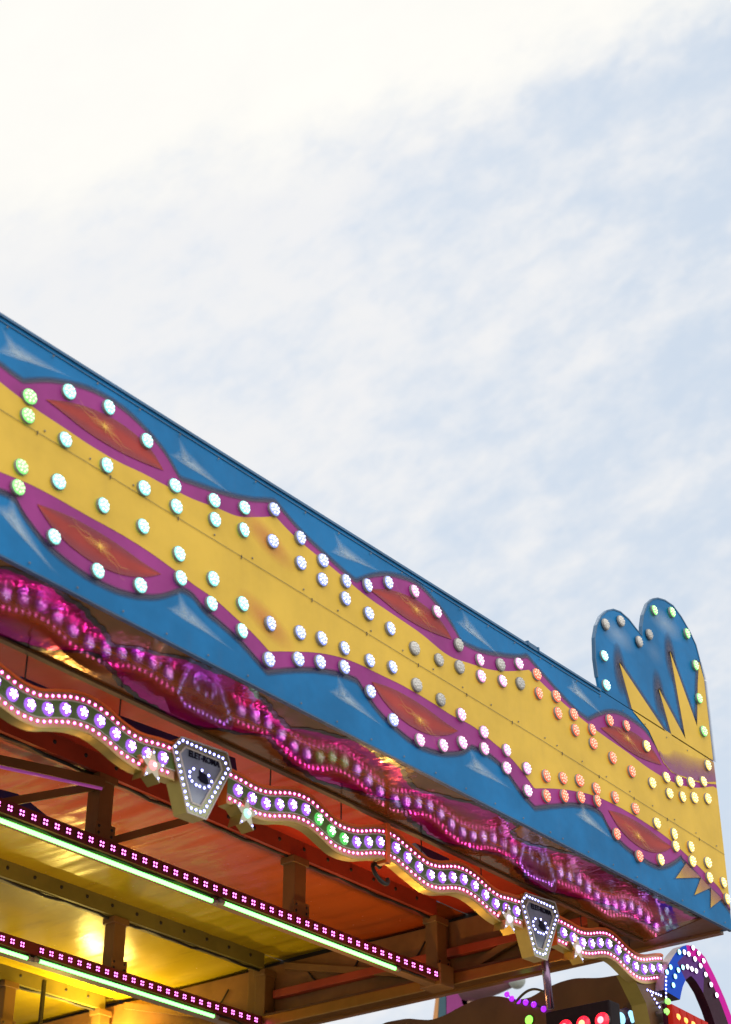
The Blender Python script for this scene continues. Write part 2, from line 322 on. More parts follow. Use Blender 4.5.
UP_IN = [(3.69,0.803),(3.72,0.799),(3.75,0.794),(3.78,0.789),(3.81,0.784),(3.84,0.779),(3.87,0.775),(3.9,0.771),(3.93,0.768),(3.96,0.766),(3.99,0.763),(4.02,0.761),(4.05,0.76),(4.08,0.758),(4.11,0.757),(4.14,0.755),(4.17,0.753),(4.2,0.751),(4.23,0.749),(4.26,0.747),(4.29,0.746),(4.32,0.745),(4.35,0.745),(4.38,0.745),(4.41,0.745),(4.44,0.746),(4.47,0.748),(4.5,0.75),(4.53,0.753),(4.56,0.757),(4.59,0.76),(4.62,0.763),(4.65,0.765),(4.68,0.767),(4.71,0.768),(4.74,0.769),(4.77,0.771),(4.8,0.772),(4.83,0.774),(4.86,0.777),(4.89,0.779),(4.92,0.782),(4.95,0.785),(4.98,0.79),(5.01,0.795),(5.04,0.801),(5.07,0.807),(5.1,0.813),(5.13,0.818),(5.16,0.821),(5.19,0.825),(5.22,0.829),(5.25,0.835),(5.28,0.844),(5.31,0.856),(5.34,0.869),(5.37,0.884),(5.4,0.899),(5.43,0.913),(5.46,0.928),(5.49,0.944),(5.52,0.959),(5.535,0.967),(5.565,0.956),(5.595,0.946),(5.625,0.936),(5.655,0.928),(5.685,0.92),(5.715,0.913),(5.745,0.907),(5.775,0.902),(5.805,0.897),(5.835,0.893),(5.865,0.889),(5.895,0.885),(5.925,0.881),(5.955,0.876),(5.985,0.871),(6.015,0.866),(6.045,0.861),(6.075,0.856),(6.105,0.851),(6.135,0.846),(6.165,0.84),(6.195,0.835),(6.225,0.831),(6.255,0.827),(6.285,0.824),(6.315,0.821),(6.345,0.819),(6.375,0.818),(6.405,0.817),(6.435,0.815),(6.465,0.814),(6.495,0.812),(6.525,0.811),(6.555,0.809),(6.585,0.808),(6.615,0.806),(6.645,0.805),(6.675,0.803),(6.705,0.801),(6.735,0.798),(6.765,0.794),(6.795,0.79),(6.825,0.784),(6.855,0.779),(6.885,0.774),(6.915,0.769),(6.945,0.766),(6.975,0.765),(7.005,0.765),(7.035,0.767),(7.065,0.772),(7.095,0.777),(7.125,0.783),(7.155,0.789),(7.185,0.794),(7.215,0.799),(7.245,0.805),(7.275,0.81),(7.305,0.815),(7.335,0.821),(7.365,0.828),(7.395,0.836),(7.425,0.844),(7.455,0.853),(7.485,0.863),(7.515,0.874),(7.545,0.885),(7.575,0.896),(7.605,0.908),(7.635,0.92),(7.665,0.933),(7.695,0.946),(7.725,0.959),(7.755,0.972),(7.785,0.986),(7.792,0.989),(7.822,0.981),(7.852,0.973),(7.882,0.965),(7.912,0.958),(7.942,0.95),(7.972,0.943),(8.002,0.936),(8.032,0.93),(8.062,0.923),(8.092,0.917),(8.122,0.912),(8.152,0.906),(8.182,0.901),(8.212,0.896),(8.242,0.891),(8.272,0.886),(8.302,0.882),(8.332,0.878),(8.362,0.874),(8.392,0.871),(8.422,0.867),(8.452,0.864),(8.482,0.861),(8.512,0.858),(8.542,0.856),(8.572,0.853),(8.602,0.851),(8.632,0.849),(8.662,0.847),(8.692,0.846),(8.722,0.844),(8.752,0.842),(8.782,0.841),(8.812,0.839),(8.842,0.837),(8.872,0.835),(8.902,0.832),(8.932,0.829),(8.962,0.826),(8.992,0.823),(9.022,0.82),(9.052,0.817),(9.082,0.815),(9.112,0.813),(9.142,0.812),(9.172,0.811),(9.202,0.811),(9.232,0.81),(9.262,0.81),(9.292,0.811),(9.322,0.812),(9.352,0.813),(9.382,0.815),(9.412,0.818),(9.442,0.821),(9.472,0.825),(9.502,0.829),(9.532,0.833),(9.562,0.838),(9.592,0.844),(9.622,0.85),(9.652,0.857),(9.682,0.865),(9.712,0.873),(9.742,0.882),(9.772,0.891),(9.802,0.901),(9.832,0.912),(9.862,0.923),(9.892,0.934),(9.922,0.946),(9.952,0.957),(9.982,0.969),(9.989,0.972)]
LO_IN = [(3.69,0.345),(3.72,0.35),(3.75,0.356),(3.78,0.361),(3.81,0.366),(3.84,0.37),(3.87,0.374),(3.9,0.378),(3.93,0.382),(3.96,0.385),(3.99,0.388),(4.02,0.389),(4.05,0.391),(4.08,0.391),(4.11,0.392),(4.14,0.392),(4.17,0.392),(4.2,0.392),(4.23,0.391),(4.26,0.391),(4.29,0.39),(4.32,0.39),(4.35,0.39),(4.38,0.391),(4.41,0.391),(4.44,0.391),(4.47,0.392),(4.5,0.391),(4.53,0.391),(4.56,0.39),(4.59,0.388),(4.62,0.387),(4.65,0.385),(4.68,0.383),(4.71,0.38),(4.74,0.377),(4.77,0.373),(4.8,0.369),(4.83,0.365),(4.86,0.361),(4.89,0.356),(4.92,0.351),(4.95,0.347),(4.98,0.342),(5.01,0.338),(5.04,0.336),(5.07,0.333),(5.1,0.33),(5.13,0.326),(5.16,0.32),(5.19,0.313),(5.22,0.305),(5.25,0.296),(5.28,0.288),(5.31,0.281),(5.34,0.274),(5.37,0.266),(5.4,0.257),(5.43,0.246),(5.46,0.235),(5.49,0.222),(5.52,0.209),(5.522,0.208),(5.552,0.22),(5.582,0.232),(5.612,0.244),(5.642,0.255),(5.672,0.267),(5.702,0.278),(5.732,0.29),(5.762,0.301),(5.792,0.313),(5.822,0.323),(5.852,0.333),(5.882,0.343),(5.912,0.352),(5.942,0.36),(5.972,0.368),(6.002,0.375),(6.032,0.382),(6.062,0.388),(6.092,0.393),(6.122,0.397),(6.152,0.401),(6.182,0.404),(6.212,0.407),(6.242,0.409),(6.272,0.41),(6.302,0.411),(6.332,0.412),(6.362,0.414),(6.392,0.415),(6.422,0.417),(6.452,0.419),(6.482,0.42),(6.512,0.422),(6.542,0.423),(6.572,0.424),(6.602,0.424),(6.632,0.424),(6.662,0.424),(6.692,0.424),(6.722,0.424),(6.752,0.423),(6.782,0.422),(6.812,0.421),(6.842,0.42),(6.872,0.418),(6.902,0.416),(6.932,0.414),(6.962,0.412),(6.992,0.411),(7.022,0.411),(7.052,0.412),(7.082,0.414),(7.112,0.416),(7.142,0.417),(7.172,0.417),(7.202,0.416),(7.232,0.413),(7.262,0.409),(7.292,0.404),(7.322,0.399),(7.352,0.394),(7.382,0.388),(7.412,0.383),(7.442,0.378),(7.472,0.372),(7.502,0.366),(7.532,0.358),(7.562,0.35),(7.592,0.339),(7.622,0.327),(7.652,0.313),(7.682,0.298),(7.712,0.282),(7.742,0.265),(7.772,0.248),(7.782,0.242),(7.812,0.252),(7.842,0.262),(7.872,0.272),(7.902,0.281),(7.932,0.291),(7.962,0.3),(7.992,0.309),(8.022,0.317),(8.052,0.325),(8.082,0.334),(8.112,0.341),(8.142,0.349),(8.172,0.356),(8.202,0.363),(8.232,0.369),(8.262,0.376),(8.292,0.382),(8.322,0.388),(8.352,0.394),(8.382,0.399),(8.412,0.403),(8.442,0.408),(8.472,0.411),(8.502,0.414),(8.532,0.416),(8.562,0.418),(8.592,0.419),(8.622,0.421),(8.652,0.422),(8.682,0.422),(8.712,0.423),(8.742,0.424),(8.772,0.424),(8.802,0.424),(8.832,0.424),(8.862,0.424),(8.892,0.423),(8.922,0.422),(8.952,0.421),(8.982,0.42),(9.012,0.418),(9.042,0.417),(9.072,0.415),(9.102,0.414),(9.132,0.412),(9.162,0.409),(9.192,0.407),(9.222,0.404),(9.252,0.401),(9.282,0.397),(9.312,0.393),(9.342,0.388),(9.372,0.383),(9.402,0.377),(9.432,0.371),(9.462,0.365),(9.492,0.358),(9.522,0.351),(9.552,0.345),(9.582,0.338),(9.612,0.33),(9.642,0.323),(9.672,0.316),(9.702,0.308),(9.732,0.3),(9.762,0.291),(9.792,0.282),(9.822,0.274),(9.852,0.266),(9.882,0.258),(9.912,0.246),(9.942,0.229),(9.972,0.207),(10.002,0.18),(10.032,0.15),(10.04,0.142)]
LO_OUT = [(3.69,0.25),(3.72,0.26),(3.75,0.269),(3.78,0.278),(3.81,0.285),(3.84,0.29),(3.87,0.294),(3.9,0.293),(3.92,0.288),(3.95,0.257),(3.98,0.232),(4.01,0.213),(4.04,0.194),(4.07,0.177),(4.1,0.163),(4.13,0.152),(4.16,0.143),(4.19,0.136),(4.22,0.129),(4.25,0.123),(4.28,0.118),(4.31,0.114),(4.34,0.111),(4.37,0.11),(4.4,0.11),(4.43,0.111),(4.46,0.112),(4.49,0.114),(4.52,0.116),(4.55,0.12),(4.58,0.126),(4.61,0.133),(4.64,0.141),(4.67,0.151),(4.7,0.162),(4.73,0.173),(4.76,0.187),(4.79,0.203),(4.82,0.222),(4.85,0.243),(4.88,0.265),(4.91,0.288),(4.917,0.293),(4.947,0.296),(4.977,0.295),(5.007,0.286),(5.037,0.268),(5.067,0.253),(5.097,0.244),(5.127,0.237),(5.157,0.232),(5.187,0.224),(5.217,0.217),(5.247,0.209),(5.277,0.201),(5.307,0.193),(5.337,0.182),(5.367,0.17),(5.397,0.156),(5.427,0.143),(5.457,0.13),(5.487,0.117),(5.514,0.105),(5.544,0.119),(5.574,0.133),(5.604,0.146),(5.634,0.16),(5.664,0.173),(5.694,0.186),(5.724,0.199),(5.754,0.211),(5.784,0.223),(5.814,0.234),(5.844,0.245),(5.874,0.255),(5.904,0.264),(5.934,0.273),(5.964,0.281),(5.994,0.288),(6.024,0.296),(6.054,0.303),(6.084,0.309),(6.114,0.313),(6.144,0.315),(6.174,0.317),(6.197,0.317),(6.227,0.294),(6.257,0.272),(6.287,0.253),(6.317,0.235),(6.347,0.219),(6.377,0.205),(6.407,0.194),(6.437,0.185),(6.467,0.176),(6.497,0.169),(6.527,0.162),(6.557,0.155),(6.587,0.149),(6.617,0.144),(6.647,0.141),(6.677,0.139),(6.707,0.139),(6.737,0.139),(6.767,0.141),(6.797,0.144),(6.827,0.148),(6.857,0.154),(6.887,0.16),(6.917,0.168),(6.947,0.177),(6.977,0.187),(7.007,0.198),(7.037,0.21),(7.067,0.223),(7.097,0.238),(7.127,0.257),(7.157,0.279),(7.181,0.297),(7.211,0.3),(7.241,0.303),(7.271,0.305),(7.301,0.306),(7.331,0.304),(7.361,0.302),(7.391,0.297),(7.421,0.292),(7.451,0.284),(7.481,0.274),(7.511,0.261),(7.541,0.244),(7.571,0.225),(7.601,0.206),(7.631,0.188),(7.661,0.175),(7.691,0.163),(7.721,0.152),(7.751,0.142),(7.781,0.133),(7.811,0.145),(7.841,0.156),(7.871,0.168),(7.901,0.179),(7.931,0.19),(7.961,0.202),(7.991,0.212),(8.021,0.223),(8.051,0.235),(8.081,0.246),(8.111,0.256),(8.141,0.267),(8.171,0.277),(8.201,0.286),(8.231,0.294),(8.261,0.302),(8.291,0.31),(8.321,0.317),(8.351,0.323),(8.381,0.328),(8.411,0.33),(8.441,0.33),(8.471,0.326),(8.501,0.321),(8.51,0.319),(8.54,0.288),(8.57,0.26),(8.6,0.238),(8.63,0.224),(8.66,0.214),(8.69,0.206),(8.72,0.199),(8.75,0.191),(8.78,0.186),(8.81,0.181),(8.84,0.178),(8.87,0.176),(8.9,0.174),(8.93,0.173),(8.96,0.171),(8.99,0.169),(9.02,0.168),(9.05,0.167),(9.08,0.168),(9.11,0.171),(9.14,0.177),(9.17,0.184),(9.2,0.194),(9.23,0.205),(9.26,0.218),(9.29,0.233),(9.32,0.249),(9.35,0.266),(9.38,0.285),(9.41,0.304),(9.44,0.325),(9.446,0.329),(9.459,0.31),(9.489,0.302),(9.519,0.293),(9.549,0.285),(9.579,0.276),(9.609,0.268),(9.639,0.259),(9.669,0.25),(9.699,0.241),(9.729,0.233),(9.759,0.224),(9.789,0.215),(9.819,0.208),(9.849,0.201),(9.879,0.195),(9.909,0.187),(9.939,0.176),(9.969,0.162),(9.999,0.147),(10.029,0.131),(10.032,0.129)]
RED_U = [[(4.012,0.841),(4.042,0.855),(4.072,0.869),(4.102,0.883),(4.132,0.895),(4.162,0.906),(4.192,0.915),(4.222,0.924),(4.252,0.931),(4.282,0.937),(4.312,0.942),(4.342,0.947),(4.372,0.95),(4.402,0.953),(4.432,0.954),(4.462,0.953),(4.492,0.951),(4.522,0.948),(4.552,0.943),(4.582,0.936),(4.612,0.928),(4.642,0.918),(4.672,0.905),(4.702,0.884),(4.732,0.857),(4.748,0.842)],[(4.012,0.841),(4.042,0.837),(4.072,0.833),(4.102,0.829),(4.132,0.824),(4.162,0.819),(4.192,0.814),(4.222,0.809),(4.252,0.806),(4.282,0.803),(4.312,0.801),(4.342,0.8),(4.372,0.8),(4.402,0.8),(4.432,0.801),(4.462,0.802),(4.492,0.804),(4.522,0.807),(4.552,0.81),(4.582,0.814),(4.612,0.818),(4.642,0.823),(4.672,0.828),(4.702,0.833),(4.732,0.839),(4.748,0.842)]]       # red heart of an upper leaf: top edge, bottom edge
RED_L = [[(4.031,0.312),(4.061,0.318),(4.091,0.323),(4.121,0.328),(4.151,0.332),(4.181,0.336),(4.211,0.338),(4.241,0.34),(4.271,0.341),(4.301,0.341),(4.331,0.341),(4.361,0.341),(4.391,0.34),(4.421,0.338),(4.451,0.336),(4.481,0.334),(4.511,0.331),(4.541,0.327),(4.571,0.323),(4.601,0.319),(4.631,0.314),(4.661,0.311),(4.691,0.308),(4.721,0.306),(4.751,0.304),(4.779,0.302)],[(4.031,0.312),(4.061,0.286),(4.091,0.263),(4.121,0.244),(4.151,0.23),(4.181,0.217),(4.211,0.207),(4.241,0.198),(4.271,0.192),(4.301,0.187),(4.331,0.183),(4.361,0.18),(4.391,0.179),(4.421,0.179),(4.451,0.181),(4.481,0.184),(4.511,0.188),(4.541,0.194),(4.571,0.202),(4.601,0.211),(4.631,0.222),(4.661,0.234),(4.691,0.248),(4.721,0.264),(4.751,0.283),(4.779,0.302)]]
LEAF_SHIFT = [(-2.272,0),(0,0),(2.275,0.035),(4.55,0.05)]
FEATHERS = [(3.826,0.969,0.29,0.36),(4.9,0.957,0.03,0.36),(6.081,0.987,0.21,0.36),(7.189,1.005,-0.06,0.36),(8.32,1.031,-0.05,0.36),(3.909,0.166,-0.4,0.36),(4.951,0.152,-0.03,0.36),(6.089,0.167,-0.03,0.36),(7.229,0.167,0.07,0.36),(8.323,0.219,-0.03,0.36)]
STARS = [(4.363,0.883,0.11),(4.4,0.273,0.11),(6.692,0.925,0.11),(6.706,0.277,0.11),(8.883,0.932,0.11),(8.91,0.297,0.11)]
SMEARS = [(5.483,0.805,0.22,0.09),(5.491,0.36,0.22,0.09)]
SEAMV = [(3.0, .665), (3.8, .657), (5.67, .620), (7.95, .570), (7.952, .569), (10.07, .504)]
BULBS = [(3.918,0.797,'green'),(4.131,0.943,'cyan'),(4.372,0.99,'cyan'),(4.621,0.937,'cyan'),(4.816,0.789,'cyan'),(5.086,0.836,'cyan'),(5.295,0.898,'cyan'),(5.514,0.992,'blue'),(5.718,0.922,'blue'),(5.895,0.87,'blue'),(6.077,0.832,'blue'),(6.261,0.884,'blue'),(6.44,0.979,'blue'),(6.668,1.025,'pink'),(6.872,0.984,'pink'),(7.075,0.862,'grey'),(7.273,0.845,'pink'),(7.482,0.898,'grey'),(7.671,0.977,'pink'),(7.86,0.98,'red'),(8.056,0.912,'red'),(8.243,0.862,'red'),(8.441,0.835,'red'),(8.662,0.974,'red'),(8.865,1.01,'red'),(9.104,0.954,'yellow'),(3.919,0.699,'green'),(4.137,0.69,'cyan'),(4.386,0.685,'cyan'),(4.625,0.68,'cyan'),(4.833,0.683,'cyan'),(5.095,0.735,'cyan'),(5.299,0.772,'cyan'),(5.511,0.807,'blue'),(5.722,0.779,'blue'),(5.891,0.759,'blue'),(6.075,0.727,'blue'),(6.27,0.721,'blue'),(6.452,0.708,'blue'),(6.662,0.677,'grey'),(6.883,0.695,'grey'),(7.077,0.726,'grey'),(7.28,0.746,'pink'),(7.488,0.797,'pink'),(7.675,0.854,'grey'),(7.868,0.862,'red'),(8.064,0.806,'red'),(8.251,0.761,'red'),(8.445,0.744,'red'),(8.664,0.724,'red'),(8.884,0.708,'red'),(9.131,0.713,'yellow'),(9.344,0.711,'yellow'),(9.516,0.742,'yellow'),(9.677,0.787,'yellow'),(9.868,0.842,'yellow'),(9.322,0.813,'yellow'),(9.488,0.842,'yellow'),(9.649,0.885,'yellow'),(9.83,0.951,'yellow'),(3.92,0.437,'green'),(4.128,0.466,'cyan'),(4.389,0.474,'cyan'),(4.637,0.482,'cyan'),(4.875,0.446,'cyan'),(5.105,0.417,'cyan'),(5.309,0.372,'cyan'),(5.513,0.349,'blue'),(5.729,0.389,'blue'),(5.893,0.423,'blue'),(6.075,0.441,'blue'),(6.28,0.452,'blue'),(6.469,0.488,'blue'),(6.681,0.466,'grey'),(6.89,0.46,'grey'),(7.071,0.437,'pink'),(7.286,0.409,'pink'),(7.502,0.375,'pink'),(7.695,0.332,'pink'),(7.899,0.352,'red'),(8.079,0.398,'red'),(8.258,0.442,'red'),(8.438,0.449,'red'),(8.654,0.464,'red'),(8.89,0.465,'red'),(9.141,0.448,'yellow'),(9.351,0.44,'yellow'),(9.557,0.417,'yellow'),(9.77,0.373,'yellow'),(9.955,0.291,'yellow'),(3.915,0.333,'green'),(4.136,0.194,'cyan'),(4.397,0.144,'cyan'),(4.646,0.183,'cyan'),(4.894,0.328,'cyan'),(5.102,0.284,'cyan'),(5.312,0.229,'cyan'),(5.511,0.156,'blue'),(5.723,0.241,'blue'),(5.885,0.29,'blue'),(6.071,0.334,'blue'),(6.283,0.279,'blue'),(6.474,0.189,'blue'),(6.693,0.155,'pink'),(6.901,0.196,'pink'),(7.072,0.272,'pink'),(7.284,0.309,'pink'),(7.494,0.267,'pink'),(7.697,0.196,'pink'),(7.887,0.227,'red'),(8.076,0.288,'red'),(8.26,0.338,'red'),(8.443,0.374,'red'),(8.641,0.227,'red'),(8.89,0.161,'red'),(9.15,0.213,'yellow'),(9.359,0.362,'yellow'),(9.562,0.322,'yellow'),(9.767,0.272,'yellow'),(9.981,0.189,'yellow'),(3.446,0.922,'cyan'),(3.6229999999999998,0.87,'cyan'),(3.4500000000000006,0.779,'cyan'),(3.619,0.759,'cyan'),(3.4570000000000003,0.389,'cyan'),(3.621,0.423,'cyan'),(3.451,0.241,'cyan'),(3.613,0.29,'cyan'),(9.922,1.096,'yellow')]
CREST = [(8.603,1.168),(8.586,1.247),(8.573,1.371),(8.585,1.522),(8.623,1.626),(8.685,1.719),(8.77,1.795),(8.852,1.839),(8.944,1.858),(9.046,1.846),(9.132,1.812),(9.203,1.79),(9.214,1.862),(9.249,1.962),(9.322,2.079),(9.402,2.15),(9.477,2.189),(9.579,2.216),(9.693,2.22),(9.799,2.175),(9.9,2.103),(9.972,2.026),(10.0,1.94),(10.034,1.8),(10.036,1.168)]
CREST_SPIKES = [[(8.98,1.172),(8.869,1.458),(9.503,1.103),(9.361,1.46),(9.668,1.204),(9.573,1.819),(9.854,1.364),(9.933,1.715),(9.988,1.903),(10.034,1.78),(10.034,1.172)]]
CREST_BASE = [(8.98,1.16),(9.173,1.089),(9.325,0.919),(9.42,0.885),(9.6,0.9),(9.8,0.935),(10.034,1.0),(10.034,1.16)]
FRINGE = [[(9.498,0.293),(9.345,0.153),(9.67,0.248)],[(9.68,0.251),(9.567,0.105),(9.811,0.223)],[(9.799,0.214),(9.768,0.077),(9.935,0.179)]]
CREST_BULBS = [(8.716,1.666,'grey'),(8.913,1.774,'grey'),(9.134,1.712,'grey'),(9.285,1.826,'grey'),(8.658,1.419,'cyan'),(8.657,1.213,'cyan'),(9.382,2.049,'green'),(9.636,2.14,'green'),(9.824,2.051,'green'),(9.903,1.837,'green'),(9.903,1.584,'green'),(9.917,1.344,'green')]
def fper(tab, x):
    while x < 3.695: x += PER
    return lerp(tab, x)
def FP(k): return lambda x, v: (x, -.0014*k, Z0+v)

def make_bulb(col):
    n = 16; b = MB()
    b.dome((0, -.012, 0), .0358, .010, 16, 3, 0)
    for cnt, rr, ph in ((3, .0095, .3), (8, .0245, .1)):
        for k in range(cnt):
            a = 2*math.pi*k/cnt + ph; u, v = rr*math.cos(a), rr*math.sin(a)
            yy = -.012 - .010*math.sqrt(max(0, 1-(rr/.0365)**2))
            b.dome((u, yy+.0015, v), .0064, .0045, 7, 2, 1)
    o = b.build('bulb', list(BC[col]), None, True)
    b = MB(); R_ = ((.039, 0), (.0385, -.010), (.0365, -.0135), (.0355, -.011))
    b.add([(r_*math.cos(2*math.pi*k/n), y_, r_*math.sin(2*math.pi*k/n)) for r_, y_ in R_ for k in range(n)],
          [(q*n+k, q*n+(k+1) % n, (q+1)*n+(k+1) % n, (q+1)*n+k) for q in range(3) for k in range(n)])
    rim = b.build('socket_rim', RIM, None, True); rim.parent = o
    return o
BULB = {}
def put_bulb(col, parent, x, v):
    if col not in BULB: o = BULB[col] = make_bulb(col)
    else:
        o = BULB[col].copy(); COL.objects.link(o)
        q = BULB[col].children[0].copy(); COL.objects.link(q); q.parent = o
    o.name = 'bulb'; o.parent = parent
    o.location = Vector((x + random.uniform(-.003, .003), -.0085, Z0+v)) - Vector(parent.location)
    o.rotation_euler = (random.uniform(-.07, .07), random.uniform(0, 6.28), random.uniform(-.07, .07))
    k = random.uniform(.97, 1.04); o.scale = (k, k, k)

PM = [BLUE, PURPLE, YELLOW, RED, SEAM, WOODBACK, A_DARK, A_WHITE, A_GOLD, A_ORANGE, A_MAROON, A_PURPLE, SCREW]
def fascia_panel(x0, x1, label, last=False):
    root = thing('fascia_panel', (x0, 0, Z0), label, 'fascia panel', 'painted fascia panels along the canopy front')
    m = MB(); xs = grid(x0, x1, int((x1-x0)/.018))
    fr = [(x0+.002, 0, Z0), (x1-.002, 0, Z0), (x1-.002, 0, Z0+top(x1)), (x0+.002, 0, Z0+top(x0))]; m.prism(fr, [(a, THK, c) for a, _, c in fr], 5)
    m.sheet(xs, [0.001]*len(xs), [top(x)-.001 for x in xs], FP(1), 0)
    uo = [fper(UP_OUT, x) for x in xs]; ui = [fper(UP_IN, x) for x in xs]
    li = [fper(LO_IN, x) for x in xs]; lo = [max(.004, fper(LO_OUT, x)) for x in xs]
    m.sheet(xs, uo, [min(top(x)-.005, u+.034) for x, u in zip(xs, uo)], FP(2), 6, .95, 0.0)
    m.sheet(xs, [max(.003, u-.034) for u in lo], lo, FP(2), 6, 0.0, 1.0)
    m.sheet(xs, lo, uo, FP(3), 1)
    m.sheet(xs, [u-.012 for u in uo], uo, FP(4), 6, 0.0, .55)
    m.sheet(xs, lo, [u+.012 for u in lo], FP(4), 6, .55, 0.0)
    m.sheet(xs, [a+.0 for a in li], [b for b in ui], FP(4), 2)
    for tab, tag_ in ((RED_U, 0), (RED_L, 1)):
        for sx, sv in LEAF_SHIFT:
            a, b = tab[0][0][0]+sx, tab[0][-1][0]+sx
            if b < x0+.02 or a > x1-.02: continue
            a, b = max(a, x0+.004), min(b, x1-.004); gx = grid(a, b, 26)
            hi = [lerp(tab[0], x-sx)+sv for x in gx]; lw = [lerp(tab[1], x-sx)+sv for x in gx]
            mid = [(p_+q_)/2 for p_, q_ in zip(hi, lw)]
            m.sheet(gx, lw, hi, FP(5), 3)
            m.sheet(gx, [mm+(h_-mm)*.25 for mm, h_ in zip(mid, hi)], hi, FP(6), 10, 0.0, .38)
            m.sheet(gx, lw, [mm+(l_-mm)*.25 for mm, l_ in zip(mid, lw)], FP(6), 10, .38, 0.0)
    for cx, cv, r in STARS:                              # sprayed golden stars with wavy rays
        if not x0+.1 < cx < x1-.1: continue
        rg = []
        for k in range(48):
            a = 2*math.pi*k/48; rr = r*(.52 + .12*math.sin(3*a+cx)); rg.append((cx+1.5*rr*math.cos(a), -.0014*7, Z0+cv+.62*rr*math.sin(a)))
        m.fan((cx, -.0014*7, Z0+cv), rg, 9, .9, 0)
        rg = []
        for k in range(24):
            a = 2*math.pi*k/24 + .2; rr = r*(.50 if k % 6 == 0 else .36 if k % 3 == 0 else .15)
            rg.append((cx+rr*math.cos(a), -.0014*8, Z0+cv+rr*math.sin(a)*.8))
        m.fan((cx, -.0014*8, Z0+cv), rg, 8, 1.0, .0)
        for sgn, ang in ((1, -.30), (-1, -.30), (1, -.55), (-1, -.1)):
            pts = [(cx+sgn*t*.19*math.cos(ang)+.012*math.sin(t*9)*t*math.sin(ang), cv+sgn*t*.19*math.sin(ang)+.013*math.sin(t*11+ang*9)*t) for t in grid(0, 1, 14)]
            wd = [.007*(1-i/14)+.0015 for i in range(15)]
            m.sheet(range(15), [pts[i][1]-wd[i] for i in range(15)], [pts[i][1]+wd[i] for i in range(15)],
                    lambda i, v: (pts[i][0], -.0014*8.5, Z0+v), 8, .13, .13)
    for cx, cv, ang, ln in FEATHERS:                     # white airbrushed feathers on the blue
        if not x0+.05 < cx < x1-.05: continue
        ca, sa = math.cos(ang), math.sin(ang)
        lim = top(cx)-.03
        def R(u, v): return (cx+u*ca-v*sa, -.0014*2.6, Z0+min(lim, max(.02, cv+u*sa+v*ca)))
        m.fan(R(.0, .012), [R(-.13, -.004), R(-.09, .02), R(-.035, .075), R(.02, .07), R(.09, .045), R(.2, .012), R(.31, -.022), R(.2, -.02), R(.06, -.016), R(-.06, -.014)], 7, .58, 0)
        m.fan(R(.05, -.002), [R(-.12, -.006), R(-.02, .016), R(.12, .012), R(ln*1.02, -.03), R(.12, -.018), R(.0, -.018)], 7, .45, 0)
        m.fan(R(-.01, .03), [R(-.05, .01), R(-.06, .07), R(-.07, .13), R(-.01, .09), R(.04, .03), R(.02, .0)], 7, .34, 0)
    for cx, cv, ru, rv in SMEARS:                        # orange scorch marks on the yellow
        if x0+.02 < cx < x1-.02:
            m.fan((cx, -.0014*6, Z0+cv), [(cx+ru*math.cos(a), -.0014*6, Z0+cv+rv*math.sin(a)-.3*ru*math.cos(a)) for a in grid(0, 2*math.pi*.97, 24)], 9, .62, 0)
    m.sheet(xs, [lerp(SEAMV, x)-.0013 for x in xs], [lerp(SEAMV, x)+.0013 for x in xs], FP(7), 4)
    for k in range(5):                                   # latches along the seam
        x = x0 + (k+.35)*(x1-x0)/5.2
        if x < x1-.05: m.box((x-.002, -.0125, Z0+lerp(SEAMV, x)-.015), (x+.002, -.0101, Z0+lerp(SEAMV, x)+.006), 4)
    if last:
        m.poly([(x, -.0014*4.5, Z0+v) for x, v in CREST_BASE], 2)
        gx = grid(9.28, x1-.004, 30)
        m.sheet(gx, [fper(UP_OUT, x)-.004 for x in gx], [fper(UP_OUT, x)+.02+.15*min(1, (x-9.28)/.2) for x in gx], FP(5.2), 11, .75, 0.0)
        for tri in FRINGE:
            m.poly([(x, -.0014*3.6, Z0+v) for x, v in tri], 2)
            (ax, av), (bx, bv), (cx_, cv_) = tri
            gx_, gv = (ax+bx+cx_)/3, (av+bv+cv_)/3
            m.fan((gx_, -.0014*2.3, Z0+gv), [(gx_+(px-gx_)*1.35, -.0014*2.3, Z0+gv+(pv-gv)*1.35) for px, pv in tri], 6, .9, .0)
            m.add([(ax, -.0014*4.2, Z0+av), (cx_, -.0014*4.2, Z0+cv_), (bx, -.0014*4.2, Z0+bv)], [(0, 1, 2)], 11, [.4, .4, 0])
    k = 0
    while x0+.09+k*.27 < x1-.03:                         # screw heads along the edges and the seam
        x = x0+.09+k*.27; k += 1
        for v in (.022, top(x)-.048, lerp(SEAMV, x)+.028):
            m.dome((x, -.0014*7, Z0+v), .0055, .003, 8, 2, 12)
    m.build('board', PM, root)
    xe = 8.60 if last else x1; c = MB()
    c.bar((x0+.001, THK/2-.004, Z0+top(x0)-.002), (xe-.001, THK/2-.004, Z0+top(xe)-.002), THK+.014, .014)
    c.bar((x0+.001, -.0045, Z0+top(x0)-.030), (xe-.001, -.0045, Z0+top(xe)-.030), .003, .004)
    c.build('edge_trim', CAP, root)
    c = MB(); c.box((x0+.001, -.004, Z0-.008), (x1-.001, THK+.002, Z0-.002)); c.build('bottom_trim', CAP, root)
    for x, v, col in BULBS:
        if x0 <= x < x1: put_bulb(col, root, x, v)
    return root
P1 = fascia_panel(3.396, 5.668, 'painted fascia panel with green and cyan lit bulbs, beside the left edge of the photo')
copy_thing(P1, (-2.272, 0, 0), 'painted fascia panel beyond the left edge of the photo, a repeat of its neighbour')
fascia_panel(5.668, 7.955, 'middle painted fascia panel with blue, pink and unlit grey bulbs')
P3 = fascia_panel(7.955, 10.04, 'painted fascia panel with red and yellow lit bulbs, below the two humps', True)
